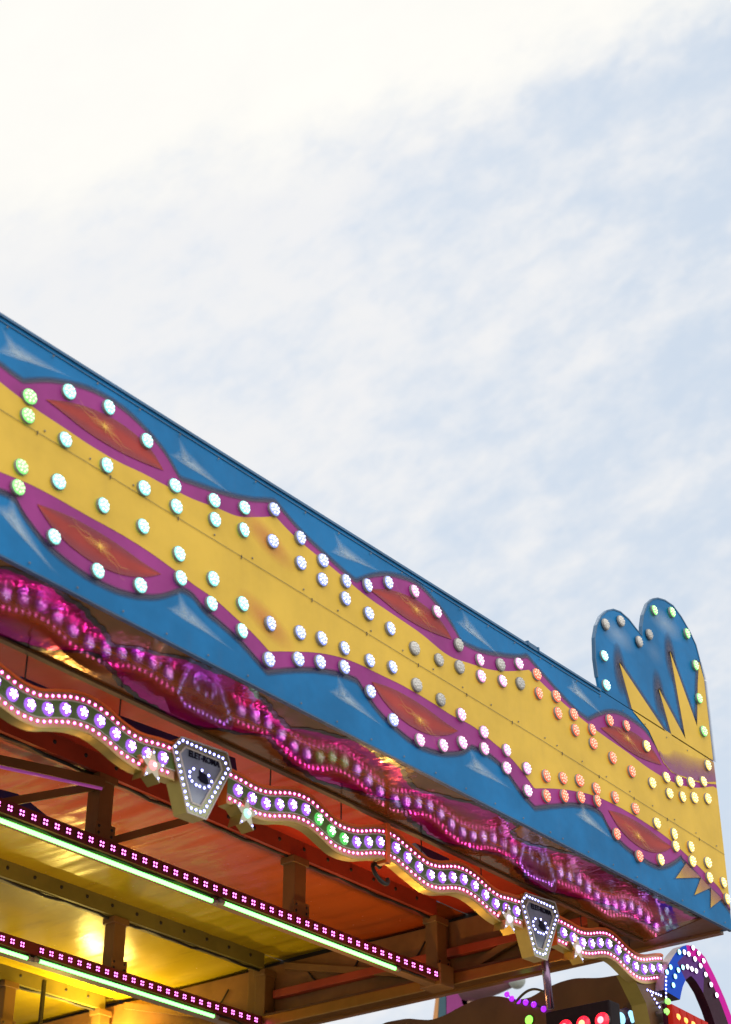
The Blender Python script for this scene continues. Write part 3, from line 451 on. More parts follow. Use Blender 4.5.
h = MB(); h.box((7.785, -.008, Z0+TOP+.004), (7.91, .026, Z0+TOP+.018)); h.box((7.787, -.014, Z0+TOP-.012), (7.80, -.0085, Z0+TOP+.018)); h.box((7.897, -.014, Z0+TOP-.012), (7.908, -.0085, Z0+TOP+.018))
tag(h.build('hinge_plate', CAP, None, at=(7.85, 0, Z0+TOP)), 'small blue hinge plate clamped on the top edge of the fascia', 'hinge plate')

# two-humped crest board standing on the end of the fascia
cr = thing('crest_board', (9.3, 0, Z0+TOP), 'blue two-humped crest board with yellow spikes standing on the fascia end', 'crest board')
m = MB()
fr = [(x, -.0005, Z0+v) for x, v in CREST]; m.prism(fr, [(x, THK, z) for x, _, z in fr], 0, 0)
for pl in CREST_SPIKES: m.poly([(x, -.0014*2.5, Z0+v) for x, v in pl], 2)
for pl in CREST_SPIKES[:1]:                              # dark spray round each spike
    for tx, tv in ((pl[i][0], pl[i][1]) for i in (1, 3, 5)):
        m.fan((tx, -.0014*1.5, Z0+tv-.03), [(tx+.085*math.cos(a), -.0014*1.5, Z0+tv-.05+.20*math.sin(a)) for a in grid(0, 6.1, 20)], 6, .95, 0)
    for a, b in zip(pl, pl[1:]+pl[:1]):
        if min(a[1], b[1]) < 1.2 and abs(a[1]-b[1]) < .05: continue
        dx, dv = b[0]-a[0], b[1]-a[1]; ln = math.hypot(dx, dv)
        if ln < .02: continue
        nx, nv = -dv/ln*.045, dx/ln*.045
        for sg in (1, -1):
            m.add([(a[0], -.0014*1.8, Z0+a[1]), (b[0], -.0014*1.8, Z0+b[1]), (b[0]+sg*nx, -.0014*1.8, Z0+b[1]+sg*nv), (a[0]+sg*nx, -.0014*1.8, Z0+a[1]+sg*nv)], [(0, 1, 2, 3)], 6, [.85, .85, 0, 0])
for cx, cv, ru, rv, st in ((8.88, 1.66, .24, .11, .30), (9.55, 2.02, .26, .11, .34), (9.35, 1.72, .14, .10, .12)):
    m.fan((cx, -.0014*1.3, Z0+cv), [(cx+ru*math.cos(a), -.0014*1.3, Z0+cv+rv*math.sin(a)) for a in grid(0, 6.1, 24)], 7, st, 0)
m.build('board', PM, cr)
m = MB(); cl = [q for q in CREST if q[1] > 1.17]; n = len(cl)   # thin dark edging bent round the humps
nr = []
for i in range(n):
    a, b = cl[max(0, i-1)], cl[min(n-1, i+1)]; dx, dv = b[0]-a[0], b[1]-a[1]; l_ = math.hypot(dx, dv); nr.append((-dv/l_, dx/l_))
vs = []
for (x, v), (nx, nv) in zip(cl, nr): vs += [(x+nx*.004, -.004, Z0+v+nv*.004), (x+nx*.004, THK+.002, Z0+v+nv*.004), (x-nx*.006, -.004, Z0+v-nv*.006)]
fs = []
for i in range(n-1): fs += [(3*i, 3*i+3, 3*i+4, 3*i+1), (3*i+2, 3*i+5, 3*i+3, 3*i)]
m.add(vs, fs); m.build('edge_trim', CAP, cr)
for x, v, col in CREST_BULBS: put_bulb(col, cr, x, v)

# ------------------------------------------------------------------ glossy painted soffit behind the fascia
SX0, SX1, SY0, SY1 = 1.13, 9.70, .022, .565
SN = [(0.052,0.08),(0.082,0.07),(0.112,0.061),(0.142,0.053),(0.172,0.046),(0.202,0.04),(0.232,0.038),(0.262,0.038),(0.292,0.041),(0.322,0.045),(0.352,0.049),(0.382,0.053),(0.412,0.058),(0.442,0.064),(0.472,0.07),(0.502,0.078),(0.532,0.087),(0.562,0.097),(0.592,0.109),(0.622,0.121),(0.652,0.133),(0.682,0.147),(0.712,0.162),(0.742,0.177),(0.772,0.192),(0.802,0.207),(0.832,0.222),(0.842,0.227),(0.872,0.202),(0.902,0.179),(0.932,0.161),(0.962,0.149),(0.992,0.139),(1.026,0.08),(1.056,0.07),(1.086,0.061),(1.116,0.053),(1.146,0.046),(1.176,0.04),(1.206,0.038),(1.236,0.038),(1.266,0.041),(1.296,0.045),(1.326,0.049),(1.356,0.053),(1.386,0.058),(1.416,0.064),(1.446,0.07),(1.476,0.078),(1.506,0.087),(1.536,0.097),(1.566,0.109),(1.596,0.121),(1.626,0.133),(1.656,0.147),(1.686,0.162),(1.716,0.177),(1.746,0.192),(1.776,0.207),(1.806,0.222),(1.816,0.227),(1.846,0.202),(1.876,0.179),(1.906,0.161),(1.936,0.149),(1.966,0.139),(2.0,0.08),(2.03,0.07),(2.06,0.061),(2.09,0.053),(2.12,0.046),(2.15,0.04),(2.18,0.038),(2.21,0.038),(2.24,0.041),(2.27,0.045),(2.3,0.049),(2.33,0.053),(2.36,0.058),(2.39,0.064),(2.42,0.07),(2.45,0.078),(2.48,0.087),(2.51,0.097),(2.54,0.109),(2.57,0.121),(2.6,0.133),(2.63,0.147),(2.66,0.162),(2.69,0.177),(2.72,0.192),(2.75,0.207),(2.78,0.222),(2.79,0.227),(2.82,0.202),(2.85,0.179),(2.88,0.161),(2.91,0.149),(2.94,0.139),(2.974,0.08),(3.004,0.07),(3.034,0.061),(3.064,0.053),(3.094,0.046),(3.124,0.04),(3.154,0.038),(3.184,0.038),(3.214,0.041),(3.244,0.045),(3.274,0.049),(3.304,0.053),(3.334,0.058),(3.364,0.064),(3.394,0.07),(3.424,0.078),(3.454,0.087),(3.484,0.097),(3.514,0.109),(3.544,0.121),(3.574,0.133),(3.604,0.147),(3.634,0.162),(3.664,0.177),(3.694,0.192),(3.724,0.207),(3.754,0.222),(3.764,0.227),(3.794,0.202),(3.824,0.179),(3.854,0.161),(3.884,0.149),(3.914,0.139),(3.948,0.08),(3.978,0.07),(4.008,0.061),(4.038,0.053),(4.068,0.046),(4.098,0.04),(4.128,0.038),(4.158,0.038),(4.188,0.041),(4.218,0.045),(4.248,0.049),(4.278,0.053),(4.308,0.058),(4.338,0.064),(4.368,0.07),(4.398,0.078),(4.428,0.087),(4.458,0.097),(4.488,0.109),(4.518,0.121),(4.548,0.133),(4.578,0.147),(4.608,0.162),(4.638,0.177),(4.668,0.192),(4.698,0.207),(4.728,0.222),(4.738,0.227),(4.768,0.202),(4.798,0.179),(4.828,0.161),(4.858,0.149),(4.888,0.139),(4.918,0.126),(4.948,0.109),(4.978,0.092),(5.008,0.078),(5.038,0.067),(5.068,0.057),(5.098,0.05),(5.128,0.046),(5.158,0.05),(5.188,0.056),(5.218,0.055),(5.248,0.04),(5.278,0.017),(5.308,0.008),(5.338,0.009),(5.368,0.016),(5.398,0.026),(5.428,0.033),(5.458,0.04),(5.488,0.048),(5.518,0.058),(5.548,0.069),(5.578,0.08),(5.608,0.091),(5.638,0.102),(5.668,0.113),(5.698,0.124),(5.728,0.135),(5.758,0.147),(5.788,0.159),(5.818,0.17),(5.848,0.182),(5.878,0.194),(5.889,0.198),(5.919,0.161),(5.949,0.132),(5.979,0.118),(6.009,0.11),(6.039,0.1),(6.069,0.087),(6.099,0.074),(6.129,0.061),(6.159,0.047),(6.189,0.033),(6.219,0.022),(6.249,0.019),(6.279,0.02),(6.309,0.023),(6.339,0.028),(6.369,0.035),(6.399,0.045),(6.429,0.056),(6.459,0.064),(6.489,0.067),(6.519,0.062),(6.549,0.053),(6.579,0.05),(6.609,0.056),(6.639,0.066),(6.669,0.079),(6.699,0.093),(6.729,0.106),(6.759,0.12),(6.789,0.135),(6.819,0.15),(6.849,0.166),(6.863,0.173),(6.893,0.168),(6.923,0.163),(6.953,0.157),(6.983,0.15),(7.013,0.141),(7.043,0.13),(7.073,0.117),(7.103,0.105),(7.133,0.093),(7.163,0.083),(7.193,0.072),(7.223,0.063),(7.253,0.054),(7.283,0.046),(7.313,0.041),(7.343,0.037),(7.373,0.034),(7.403,0.033),(7.433,0.032),(7.463,0.032),(7.493,0.032),(7.523,0.034),(7.553,0.036),(7.583,0.039),(7.613,0.042),(7.643,0.046),(7.673,0.05),(7.681,0.051),(7.703,0.106),(7.733,0.12),(7.763,0.135),(7.793,0.15),(7.823,0.166),(7.837,0.173),(7.867,0.168),(7.897,0.163),(7.927,0.157),(7.957,0.15),(7.987,0.141),(8.017,0.13),(8.047,0.117),(8.077,0.105),(8.107,0.093),(8.137,0.083),(8.167,0.072),(8.197,0.063),(8.227,0.054),(8.257,0.046),(8.287,0.041),(8.317,0.037),(8.347,0.034),(8.377,0.033),(8.407,0.032),(8.437,0.032),(8.467,0.032),(8.497,0.034),(8.527,0.036),(8.557,0.039),(8.587,0.042),(8.617,0.046),(8.647,0.05),(8.655,0.051)]             # near outline of the braid (x, y)
SFAR = [(0.107,0.553),(0.137,0.545),(0.167,0.537),(0.197,0.53),(0.227,0.526),(0.257,0.522),(0.287,0.512),(0.317,0.497),(0.347,0.474),(0.377,0.436),(0.407,0.402),(0.437,0.381),(0.467,0.362),(0.494,0.347),(0.524,0.357),(0.554,0.367),(0.584,0.378),(0.614,0.39),(0.644,0.404),(0.674,0.419),(0.704,0.435),(0.734,0.45),(0.764,0.463),(0.794,0.475),(0.824,0.487),(0.854,0.497),(0.884,0.505),(0.914,0.512),(0.944,0.518),(0.974,0.524),(1.004,0.529),(1.034,0.533),(1.064,0.536),(1.094,0.54),(1.124,0.544),(1.171,0.553),(1.201,0.545),(1.231,0.537),(1.261,0.53),(1.291,0.526),(1.321,0.522),(1.351,0.512),(1.381,0.497),(1.411,0.474),(1.441,0.436),(1.471,0.402),(1.501,0.381),(1.531,0.362),(1.558,0.347),(1.588,0.357),(1.618,0.367),(1.648,0.378),(1.678,0.39),(1.708,0.404),(1.738,0.419),(1.768,0.435),(1.798,0.45),(1.828,0.463),(1.858,0.475),(1.888,0.487),(1.918,0.497),(1.948,0.505),(1.978,0.512),(2.008,0.518),(2.038,0.524),(2.068,0.529),(2.098,0.533),(2.128,0.536),(2.158,0.54),(2.188,0.544),(2.235,0.553),(2.265,0.545),(2.295,0.537),(2.325,0.53),(2.355,0.526),(2.385,0.522),(2.415,0.512),(2.445,0.497),(2.475,0.474),(2.505,0.436),(2.535,0.402),(2.565,0.381),(2.595,0.362),(2.622,0.347),(2.652,0.357),(2.682,0.367),(2.712,0.378),(2.742,0.39),(2.772,0.404),(2.802,0.419),(2.832,0.435),(2.862,0.45),(2.892,0.463),(2.922,0.475),(2.952,0.487),(2.982,0.497),(3.012,0.505),(3.042,0.512),(3.072,0.518),(3.102,0.524),(3.132,0.529),(3.162,0.533),(3.192,0.536),(3.222,0.54),(3.252,0.544),(3.299,0.553),(3.329,0.545),(3.359,0.537),(3.389,0.53),(3.419,0.526),(3.449,0.522),(3.479,0.512),(3.509,0.497),(3.539,0.474),(3.569,0.436),(3.599,0.402),(3.629,0.381),(3.659,0.362),(3.686,0.347),(3.716,0.357),(3.746,0.367),(3.776,0.378),(3.806,0.39),(3.836,0.404),(3.866,0.419),(3.896,0.435),(3.926,0.45),(3.956,0.463),(3.986,0.475),(4.016,0.487),(4.046,0.497),(4.076,0.505),(4.106,0.512),(4.136,0.518),(4.166,0.524),(4.196,0.529),(4.226,0.533),(4.256,0.536),(4.286,0.54),(4.316,0.544),(4.363,0.553),(4.393,0.545),(4.423,0.537),(4.453,0.53),(4.483,0.526),(4.513,0.522),(4.543,0.512),(4.573,0.497),(4.603,0.474),(4.633,0.436),(4.663,0.402),(4.693,0.381),(4.723,0.362),(4.75,0.347),(4.78,0.357),(4.81,0.367),(4.84,0.378),(4.87,0.39),(4.9,0.404),(4.93,0.419),(4.96,0.435),(4.99,0.45),(5.02,0.463),(5.05,0.475),(5.08,0.487),(5.11,0.497),(5.14,0.505),(5.17,0.512),(5.2,0.518),(5.23,0.524),(5.26,0.529),(5.29,0.533),(5.32,0.536),(5.35,0.54),(5.38,0.544),(5.41,0.548),(5.44,0.551),(5.47,0.552),(5.5,0.55),(5.53,0.546),(5.56,0.54),(5.59,0.531),(5.62,0.519),(5.65,0.5),(5.68,0.477),(5.71,0.456),(5.74,0.442),(5.77,0.433),(5.8,0.41),(5.83,0.379),(5.86,0.353),(5.89,0.343),(5.92,0.342),(5.95,0.351),(5.98,0.361),(6.01,0.371),(6.04,0.381),(6.07,0.393),(6.1,0.408),(6.13,0.423),(6.16,0.438),(6.19,0.452),(6.22,0.463),(6.25,0.471),(6.28,0.475),(6.31,0.477),(6.34,0.478),(6.37,0.48),(6.4,0.483),(6.43,0.49),(6.46,0.497),(6.49,0.502),(6.52,0.502),(6.55,0.494),(6.58,0.481),(6.61,0.468),(6.64,0.457),(6.67,0.45),(6.7,0.443),(6.73,0.437),(6.76,0.429),(6.79,0.421),(6.82,0.412),(6.85,0.403),(6.88,0.395),(6.91,0.386),(6.94,0.373),(6.97,0.357),(6.984,0.349),(7.014,0.363),(7.044,0.377),(7.074,0.391),(7.104,0.404),(7.134,0.416),(7.164,0.428),(7.194,0.438),(7.224,0.449),(7.254,0.458),(7.284,0.467),(7.314,0.476),(7.344,0.485),(7.374,0.494),(7.404,0.503),(7.434,0.511),(7.464,0.518),(7.494,0.523),(7.524,0.526),(7.554,0.525),(7.584,0.522),(7.614,0.517),(7.644,0.509),(7.674,0.5),(7.704,0.491),(7.734,0.481),(7.764,0.469),(7.794,0.456),(7.824,0.442),(7.854,0.429),(7.884,0.417),(7.914,0.407),(7.944,0.397),(7.974,0.388),(8.004,0.379),(8.034,0.371),(8.044,0.368),(8.078,0.363),(8.108,0.377),(8.138,0.391),(8.168,0.404),(8.198,0.416),(8.228,0.428),(8.258,0.438),(8.288,0.449),(8.318,0.458),(8.348,0.467),(8.378,0.476),(8.408,0.485),(8.438,0.494),(8.468,0.503),(8.498,0.511),(8.528,0.518),(8.558,0.523),(8.588,0.526),(8.618,0.525),(8.648,0.522),(8.678,0.517),(8.708,0.509),(8.738,0.5),(8.768,0.491),(8.798,0.481),(8.828,0.469),(8.858,0.456),(8.888,0.442),(8.918,0.429),(8.948,0.417),(8.978,0.407),(9.008,0.397),(9.038,0.388),(9.068,0.379),(9.098,0.371),(9.108,0.368)]
sof = thing('soffit', (SX0, .3, Z0), 'glossy soffit painted with a magenta braid, reflecting the lights below it', 'soffit')
m = MB()
m.add([(SX0,SY0,Z0),(SX1,SY0,Z0),(SX1+.19,SY1,Z0),(SX0,SY1,Z0),(SX0,SY0,Z0+.03),(SX1,SY0,Z0+.03),(SX1+.19,SY1,Z0+.03),(SX0,SY1,Z0+.03)],
      [(0,3,2,1),(4,5,6,7),(0,1,5,4),(1,2,6,5),(2,3,7,6),(3,0,4,7)], 0)
xs = grid(SX0+.01, SX1-.01, 480)
jit = [.006*math.sin(x*31)+.005*math.sin(x*83+1) for x in xs]
ny = [max(SY0+.004, lerp(SN, x)+j) for x, j in zip(xs, jit)]; fy = [min(SY1-.004, lerp(SFAR, x)-j) for x, j in zip(xs, jit)]
def SP(k): return lambda x, yy: (x, yy, Z0-.0012*k)
m.sheet(xs, ny, fy, SP(1), 1)
m.sheet(xs, [max(SY0+.002, a-.020) for a in ny], [a+.012 for a in ny], SP(2), 2)
m.sheet(xs, [a-.012 for a in fy], [min(SY1-.002, a+.020) for a in fy], SP(2), 2)
mid = [(a+b)/2 for a, b in zip(ny, fy)]
m.sheet(xs, mid, [a+(b-a)*.72 for a, b in zip(mid, fy)], SP(2.4), 3, .8, 0.0)
m.sheet(xs, [a+(b-a)*.72 for a, b in zip(mid, ny)], mid, SP(2.4), 3, 0.0, .8)
m.build('painted_panel', [SOF, SOFP, SOFK, A_SOFO], sof)
m = MB(); m.box((SX0, SY1+.002, Z0+.0), (9.97, SY1+.02, Z0+.75)); m.build('back_board', BROWND, sof)
m = MB(); m.box((SX0, SY1-.02, Z0-.014), (SX1+.15, SY1+.012, Z0-.003)); m.build('rear_lip', BROWND, sof)

# the return of the fascia round the corner
er = thing('end_fascia', (10.0, 3, Z0), 'plain dark end fascia turning the corner of the canopy, seen from below', 'fascia')
m = MB(); m.box((9.985, .021, Z0+.002), (10.036, 6.3, Z0+TOP)); m.build('side_board', CAP, er)
m = MB()
vs = [(SX1+.006, .021, Z0-.002), (9.984, .021, Z0-.002), (9.984, 6.3, Z0-.002), (9.70, 6.3, Z0-.002), (9.70, SY1+.03, Z0-.002), (SX1+.20, SY1+.001, Z0-.002)]
m.prism(vs, [(a, b, c+.03) for a, b, c in vs]); m.build('underside_board', BROWND, er)
m = MB(); m.bar((10.01, .06, Z0-.010), (10.01, 6.3, Z0-.010), .05, .018); m.build('bottom_trim', BROWN, er)

# ------------------------------------------------------------------ canopy ceiling, trusses, lights
def ceiling(name, x0, x1, y0, y1, z, mat, amp, sag, label):
    nx, ny_ = int((x1-x0)/.022), max(6, int((y1-y0)/.10)); m = MB(); vs = []
    for j in range(ny_+1):
        yy = y0+(y1-y0)*j/ny_; e = math.sin(math.pi*j/ny_)
        for i in range(nx+1):
            x = x0+(x1-x0)*i/nx
            w = math.sin(x*21+.8*math.sin(x*3.1)+.25*yy)+.5*math.sin(x*47+1.3*math.sin(x*5)+.5*yy)
            vs.append((x, yy, z - sag*e + amp*(.35+.65*e)*w*(.55+.45*math.sin(x*1.7+yy))))
    m.add(vs, [(j*(nx+1)+i, j*(nx+1)+i+1, (j+1)*(nx+1)+i+1, (j+1)*(nx+1)+i) for j in range(ny_) for i in range(nx)])
    return tag(m.build(name, mat, None, True, at=(x0, y0, z)), label, 'ceiling sheet', 'vinyl ceiling sheets under the canopy roof')
CZ = 5.662
ceiling('ceiling_sheet', 1.2, 9.935, .586, 1.995, CZ, VRED, .003, .02, 'orange-red vinyl ceiling sheet just behind the wavy light trim')
ceiling('ceiling_sheet', 1.2, 9.935, 2.005, 3.16, CZ, VORANGE, .0065, .03, 'orange rippled vinyl ceiling sheet above the front light strip')
ceiling('ceiling_sheet', 1.2, 9.935, 3.16, 3.745, CZ, VYELLOW, .0065, .0, 'narrow yellow rippled ceiling sheet between front green tube and second bolted beam')
ceiling('ceiling_sheet', 1.2, 9.935, 3.755, 5.495, CZ, VYELLOW, .0011, .03, 'yellow ceiling sheet with two bright lamp reflections behind the second truss')
ceiling('ceiling_sheet', 1.2, 9.935, 5.505, 13.0, CZ, VYELLOW, .004, .03, 'farthest yellow ceiling sheet, in the bottom left corner')

def truss(Y, x0, x1, posts, label, upm, diag=()):
    r = thing('roof_truss', (x0, Y, 5.0), label, 'truss', 'roof trusses under the canopy')
    m = MB(); m.box((x0, Y-.012, 5.548), (x1, Y+.012, 5.548+.125)); m.box((x0, Y+.012, 5.550), (x1, Y+.085, 5.562))
    k = 0
    while x0+.2+k*.24 < x1-.05: m.dome((x0+.2+k*.24, Y-.012, 5.615), .014, .010, 8, 2, 1); k += 1
    m.build('upper_beam', [upm, DARK], r, bevel=0)
    m = MB(); pts = [(x, Y+.03, 5.543+.006*math.sin(x*9)+.005*math.sin(x*23)) for x in grid(x0, x1, 90)]
    m.tube(pts, .010, 6); m.build('cable_bundle', DARK, r, True)
    m = MB(); m.box((x0, Y-.025, 5.055), (x1, Y+.055, 5.145)); m.build('lower_chord', BROWN, r, bevel=.004)
    for i, px in enumerate(posts):
        m = MB(); m.box((px-.055, Y-.022, 5.145), (px+.055, Y+.080, 5.55)); m.box((px-.075, Y-.03, 5.50), (px+.075, Y+.088, 5.547)); m.build('post', BROWN, r, bevel=.005)
        m = MB(); m.box((px-.075, Y-.034, 5.16), (px+.075, Y-.028, 5.25))
        for u in (-.05, .05):
            for v in (5.185, 5.225): m.dome((px+u, Y-.034, v), .010, .008, 6, 2, 1)
        m.build('gusset', [BROWN, DARK], r)
        dx = .56 if i < len(posts)-1 else -.1
        for sgn, z_a, z_b in ((-1, 5.47, 5.17), (1, 5.17, 5.50)):
            if (i, sgn) not in diag: continue
            m = MB(); m.bar((px+sgn*.06, Y+.03, z_a), (px+sgn*.70, Y+.03, z_b), .035, .045); m.build('diagonal', BROWN, r)
    return r
truss(2.0, 1.2, 9.55, [3.0, 4.70, 6.375, 8.08, 9.59], 'front roof truss with the bolted red upper beam and long light strip', REDSTEEL, ((2, -1), (2, 1), (1, 1)))
truss(3.75, 1.2, 9.72, [4.7, 6.4, 8.205, 9.78], 'second roof truss behind, with a bolted olive upper beam', OLIVE)
truss(5.5, 1.2, 9.75, [6.2, 7.9, 8.75, 9.75], 'farthest roof truss, at the bottom left corner of the photo', OLIVE)

et = thing('end_truss', (9.8, 3, 5.0), 'brown end truss closing the canopy on the right, running inwards below the dark gutter', 'truss')
m = MB(); m.box((9.93, .62, 5.60), (9.984, 13.0, 5.80)); m.build('gutter', DARK, et)
m = MB(); m.box((9.88, .62, 5.50), (9.96, 7.0, 5.585)); m.build('upper_chord', BROWN, et, bevel=.004)
m = MB(); m.box((9.66, .66, 5.085), (9.76, 7.0, 5.165)); m.build('lower_chord', metal('gold_brown_steel', (.42, .22, .07), .34), et, bevel=.006)
m = MB(); m.box((9.845, .62, 5.20), (9.865, 7.0, 5.60), 0); m.build('infill_sheet', paint('brown_sheet', (.24, .11, .035), .4, .3, .4), et)
m = MB(); m.box((9.78, .64, 5.33), (9.84, 3.7, 5.39), 0); m.build('middle_rail', REDSTEEL, et, bevel=.004)
for py in (.72, 2.0, 3.75, 5.5):
    m = MB(); m.box((9.765, py+.10, 5.168), (9.835, py+.19, 5.60)); m.build('post', BROWN, et, bevel=.004)
for a, b in (((9.80, 2.1, 5.20), (9.80, 3.6, 5.56)), ((9.80, 3.9, 5.20), (9.80, 5.3, 5.56)), ((9.80, .85, 5.56), (9.80, 1.9, 5.22))):
    m = MB(); m.bar(a, b, .035, .05); m.build('diagonal', BROWN, et)
m = MB()
for a in (2.3, 2.9, 4.2):
    m.tube([(9.83, a+.5*t, 5.50-.16*math.sin(math.pi*t)-.02*math.sin(9*t)) for t in grid(0, 1, 10)], .007, 6)
m.build('cable', DARK, et, True)
m = MB(); m.box((9.50, 1.93, 5.05), (9.655, 2.11, 5.20)); tag(m.build('junction_box', BROWN, None, bevel=.006, at=(9.58, 2, 5.05)), 'brown steel junction box where the front truss meets the end truss', 'junction box')

# pixel strips and green tubes on the two lower chords
def module():
    b = MB(); b.box((-.021, -.004, -.021), (.021, 0, .021), 0)
    for u in (-.010, .010):
        for v in (-.010, .010): b.dome((u, -.004, v), .0062, .005, 8, 2, 1)
    return b.build('led_module', [MOD, MODP], None)
MODULE = None
def light_strip(Y, x0, x1, step, z, label, joints):
    global MODULE
    r = thing('light_strip', (x0, Y, z), label, 'light strip', 'pixel light strips on the trusses')
    m = MB(); m.box((x0, Y-.055, z-.036), (x1, Y-.026, z+.040)); m.build('housing', HOUS, r)
    n = int((x1-x0-.05)/step)
    m = MB(); m.tube([(x, Y-.03, z-.046+.006*math.sin(x*11)+.004*math.sin(x*29)) for x in grid(x0+.1, x1-.2, 120)], .006, 6); m.build('cable', DARK, r, True)
    for k in range(n+1):
        x = x0+.03+k*step
        if any(abs(x-j) < .02 for j in joints): continue
        if MODULE is None: o = MODULE = module()
        else: o = MODULE.copy(); COL.objects.link(o)
        o.name = 'led_module'; o.parent = r; o.location = (x-x0, -.0565, 0)
def tube_lamp(Y, x0, x1, z, label):
    r = thing('tube_lamp', (x0, Y, z), label, 'tube light', 'green tube lights under the trusses')
    m = MB(); m.tube([(x, Y-.045, z) for x in grid(x0+.045, x1-.045, 4)], .0118, 12); tb = m.build('tube', TUBE, r, True)
    for a, b in ((x0, x0+.045), (x1-.045, x1)):
        m = MB(); m.bar(((a+b)/2, Y-.045, z+.012), ((a+b)/2, Y-.03, z+.03), .012, .012); m.tube([(a, Y-.045, z), (b, Y-.045, z)], .016, 12); m.build('end_cap', CLEAR, tb, True)
light_strip(2.0, 3.60, 9.58, .0845, 5.112, 'pixel light strip on the front truss, running above the longer green tube', [7.3])
light_strip(3.75, 5.00, 9.70, .0845, 5.128, 'pixel light strip on the second truss, in the bottom left corner', [7.4])
tube_lamp(2.0, 3.7, 7.30, 5.034, 'glowing green tube under the front light strip, left of the dark joint')
tube_lamp(2.0, 7.31, 9.07, 5.048, 'glowing green tube under the front light strip, right of the dark joint')
tube_lamp(3.75, 5.2, 7.42, 5.056, 'short visible end of green tube at the left edge, under the second light strip')
tube_lamp(3.75, 7.43, 9.20, 5.062, 'glowing green tube under the second light strip, near the bottom edge')
pt = thing('purple_tube_lamp', (5.9, 2.5, 5.5), 'thin purple tube light under a brown crossbeam, left of the front post', 'tube light')
m = MB(); m.tube([(5.60, 2.19, 5.425), (6.29, 1.93, 5.425)], .009, 10); m.build('tube', TUBEP, pt, True)
m = MB(); m.bar((5.45, 2.28, 5.47), (6.32, 1.95, 5.47), .05, .06); tag(m.build('crossbeam', BROWN, None, at=(5.9, 2.1, 5.47), bevel=.004), 'brown crossbeam meeting the front post, above the purple tube', 'beam')

# flood lamps that throw the yellow light on the ceiling
FLOOD = glow('flood_lens', (1, .72, .15), 330.0)
def flood(x, yy, z, top, label):
    r = thing('flood_lamp', (x, yy, z), label, 'lamp', 'warm flood lamps inside the canopy')
    m = MB(); m.box((x-.098, yy-.07, z-.06), (x+.098, yy+.07, z)); hs = m.build('housing', DARK, r, bevel=.01)
    m = MB(); m.add([(x-.095, yy-.055, z+.004), (x+.095, yy-.055, z+.004), (x+.095, yy+.055, z+.004), (x-.095, yy+.055, z+.004)], [(0, 1, 2, 3)]); m.build('lens', FLOOD, hs)
    m = MB(); m.bar((x, yy+.09, z-.05), (x, yy+.09, top), .03, .02, 0, (0, 1, 0)); m.build('bracket', DARK, r)
def mast(x, yy, z, label):  # unseen lamp added to brighten the canopy interior
    r = thing('added_flood_mast', (x, yy, 0), label, 'lamp', 'warm flood lamps inside the canopy')
    m = MB(); m.tube([(x, yy, .02), (x, yy, z-.06)], .03, 12); m.build('pole', BROWN, r, True)
    m = MB(); m.box((x-.25, yy-.25, .004), (x+.25, yy+.25, .02)); m.build('base_plate', BROWN, r)
    m = MB(); m.box((x-.098, yy-.07, z-.06), (x+.098, yy+.07, z)); hs = m.build('housing', DARK, r, bevel=.01)
    m = MB(); m.add([(x-.095, yy-.055, z+.004), (x+.095, yy-.055, z+.004), (x+.095, yy+.055, z+.004), (x-.095, yy+.055, z+.004)], [(0, 1, 2, 3)]); m.build('lens', FLOODM, hs)
FLOODM = glow('added_flood_lens_orange', (1, .54, .11), 215.0)
mast(6.6, 2.7, 3.85, 'added warm flood lamp on an unseen floor mast under the left of the canopy')
mast(8.5, 1.6, 3.9, 'added warm flood lamp on an unseen floor mast under the right of the canopy')
flood(9.50, 5.40, 5.20, 5.3, 'left of two warm flood lamps fixed to the farthest truss')
flood(9.885, 5.36, 5.20, 5.3, 'right of two warm flood lamps fixed to the farthest truss')
flood(9.0, 5.3, 4.40, 5.6, 'warm flood lamp hung low inside the canopy')

# blue painted boards between soffit and trim
for pts, yy, lb in (([(5.03, 5.425), (5.30, 5.43), (6.60, 5.52), (6.62, 5.45), (5.9, 5.40), (5.34, 5.345), (5.10, 5.36)], 1.2, 'long dark blue painted board hanging behind the left wavy trim'),
                ([(8.26, 5.515), (8.62, 5.515), (8.60, 5.47), (8.40, 5.455)], 1.2, 'short purple-blue board hanging behind the right wavy trim'),
                ):
    m = MB(); fr = [(x, yy, z) for x, z in pts]; m.prism(fr, [(x, yy+.03, z) for x, _, z in fr])
    tag(m.build('blue_board', BLUEB, None, at=(pts[0][0], yy, 5.4)), lb, 'board', 'blue decorative boards under the ceiling')
pts = [(5.821,5.386),(5.906,5.407),(6.038,5.42),(6.131,5.401),(6.388,5.322),(6.497,5.269),(6.23,5.226),(6.107,5.297),(5.974,5.345),(5.83,5.323)]
m = MB(); fr = [(x, 2.35, z) for x, z in pts]; m.prism(fr, [(x, 2.38, z) for x, _, z in fr])
tag(m.build('blue_board', BLUEB, None, at=(pts[0][0], 2.35, 5.3)), 'arched blue board behind the front light strip at the left edge', 'board', 'blue decorative boards under the ceiling')

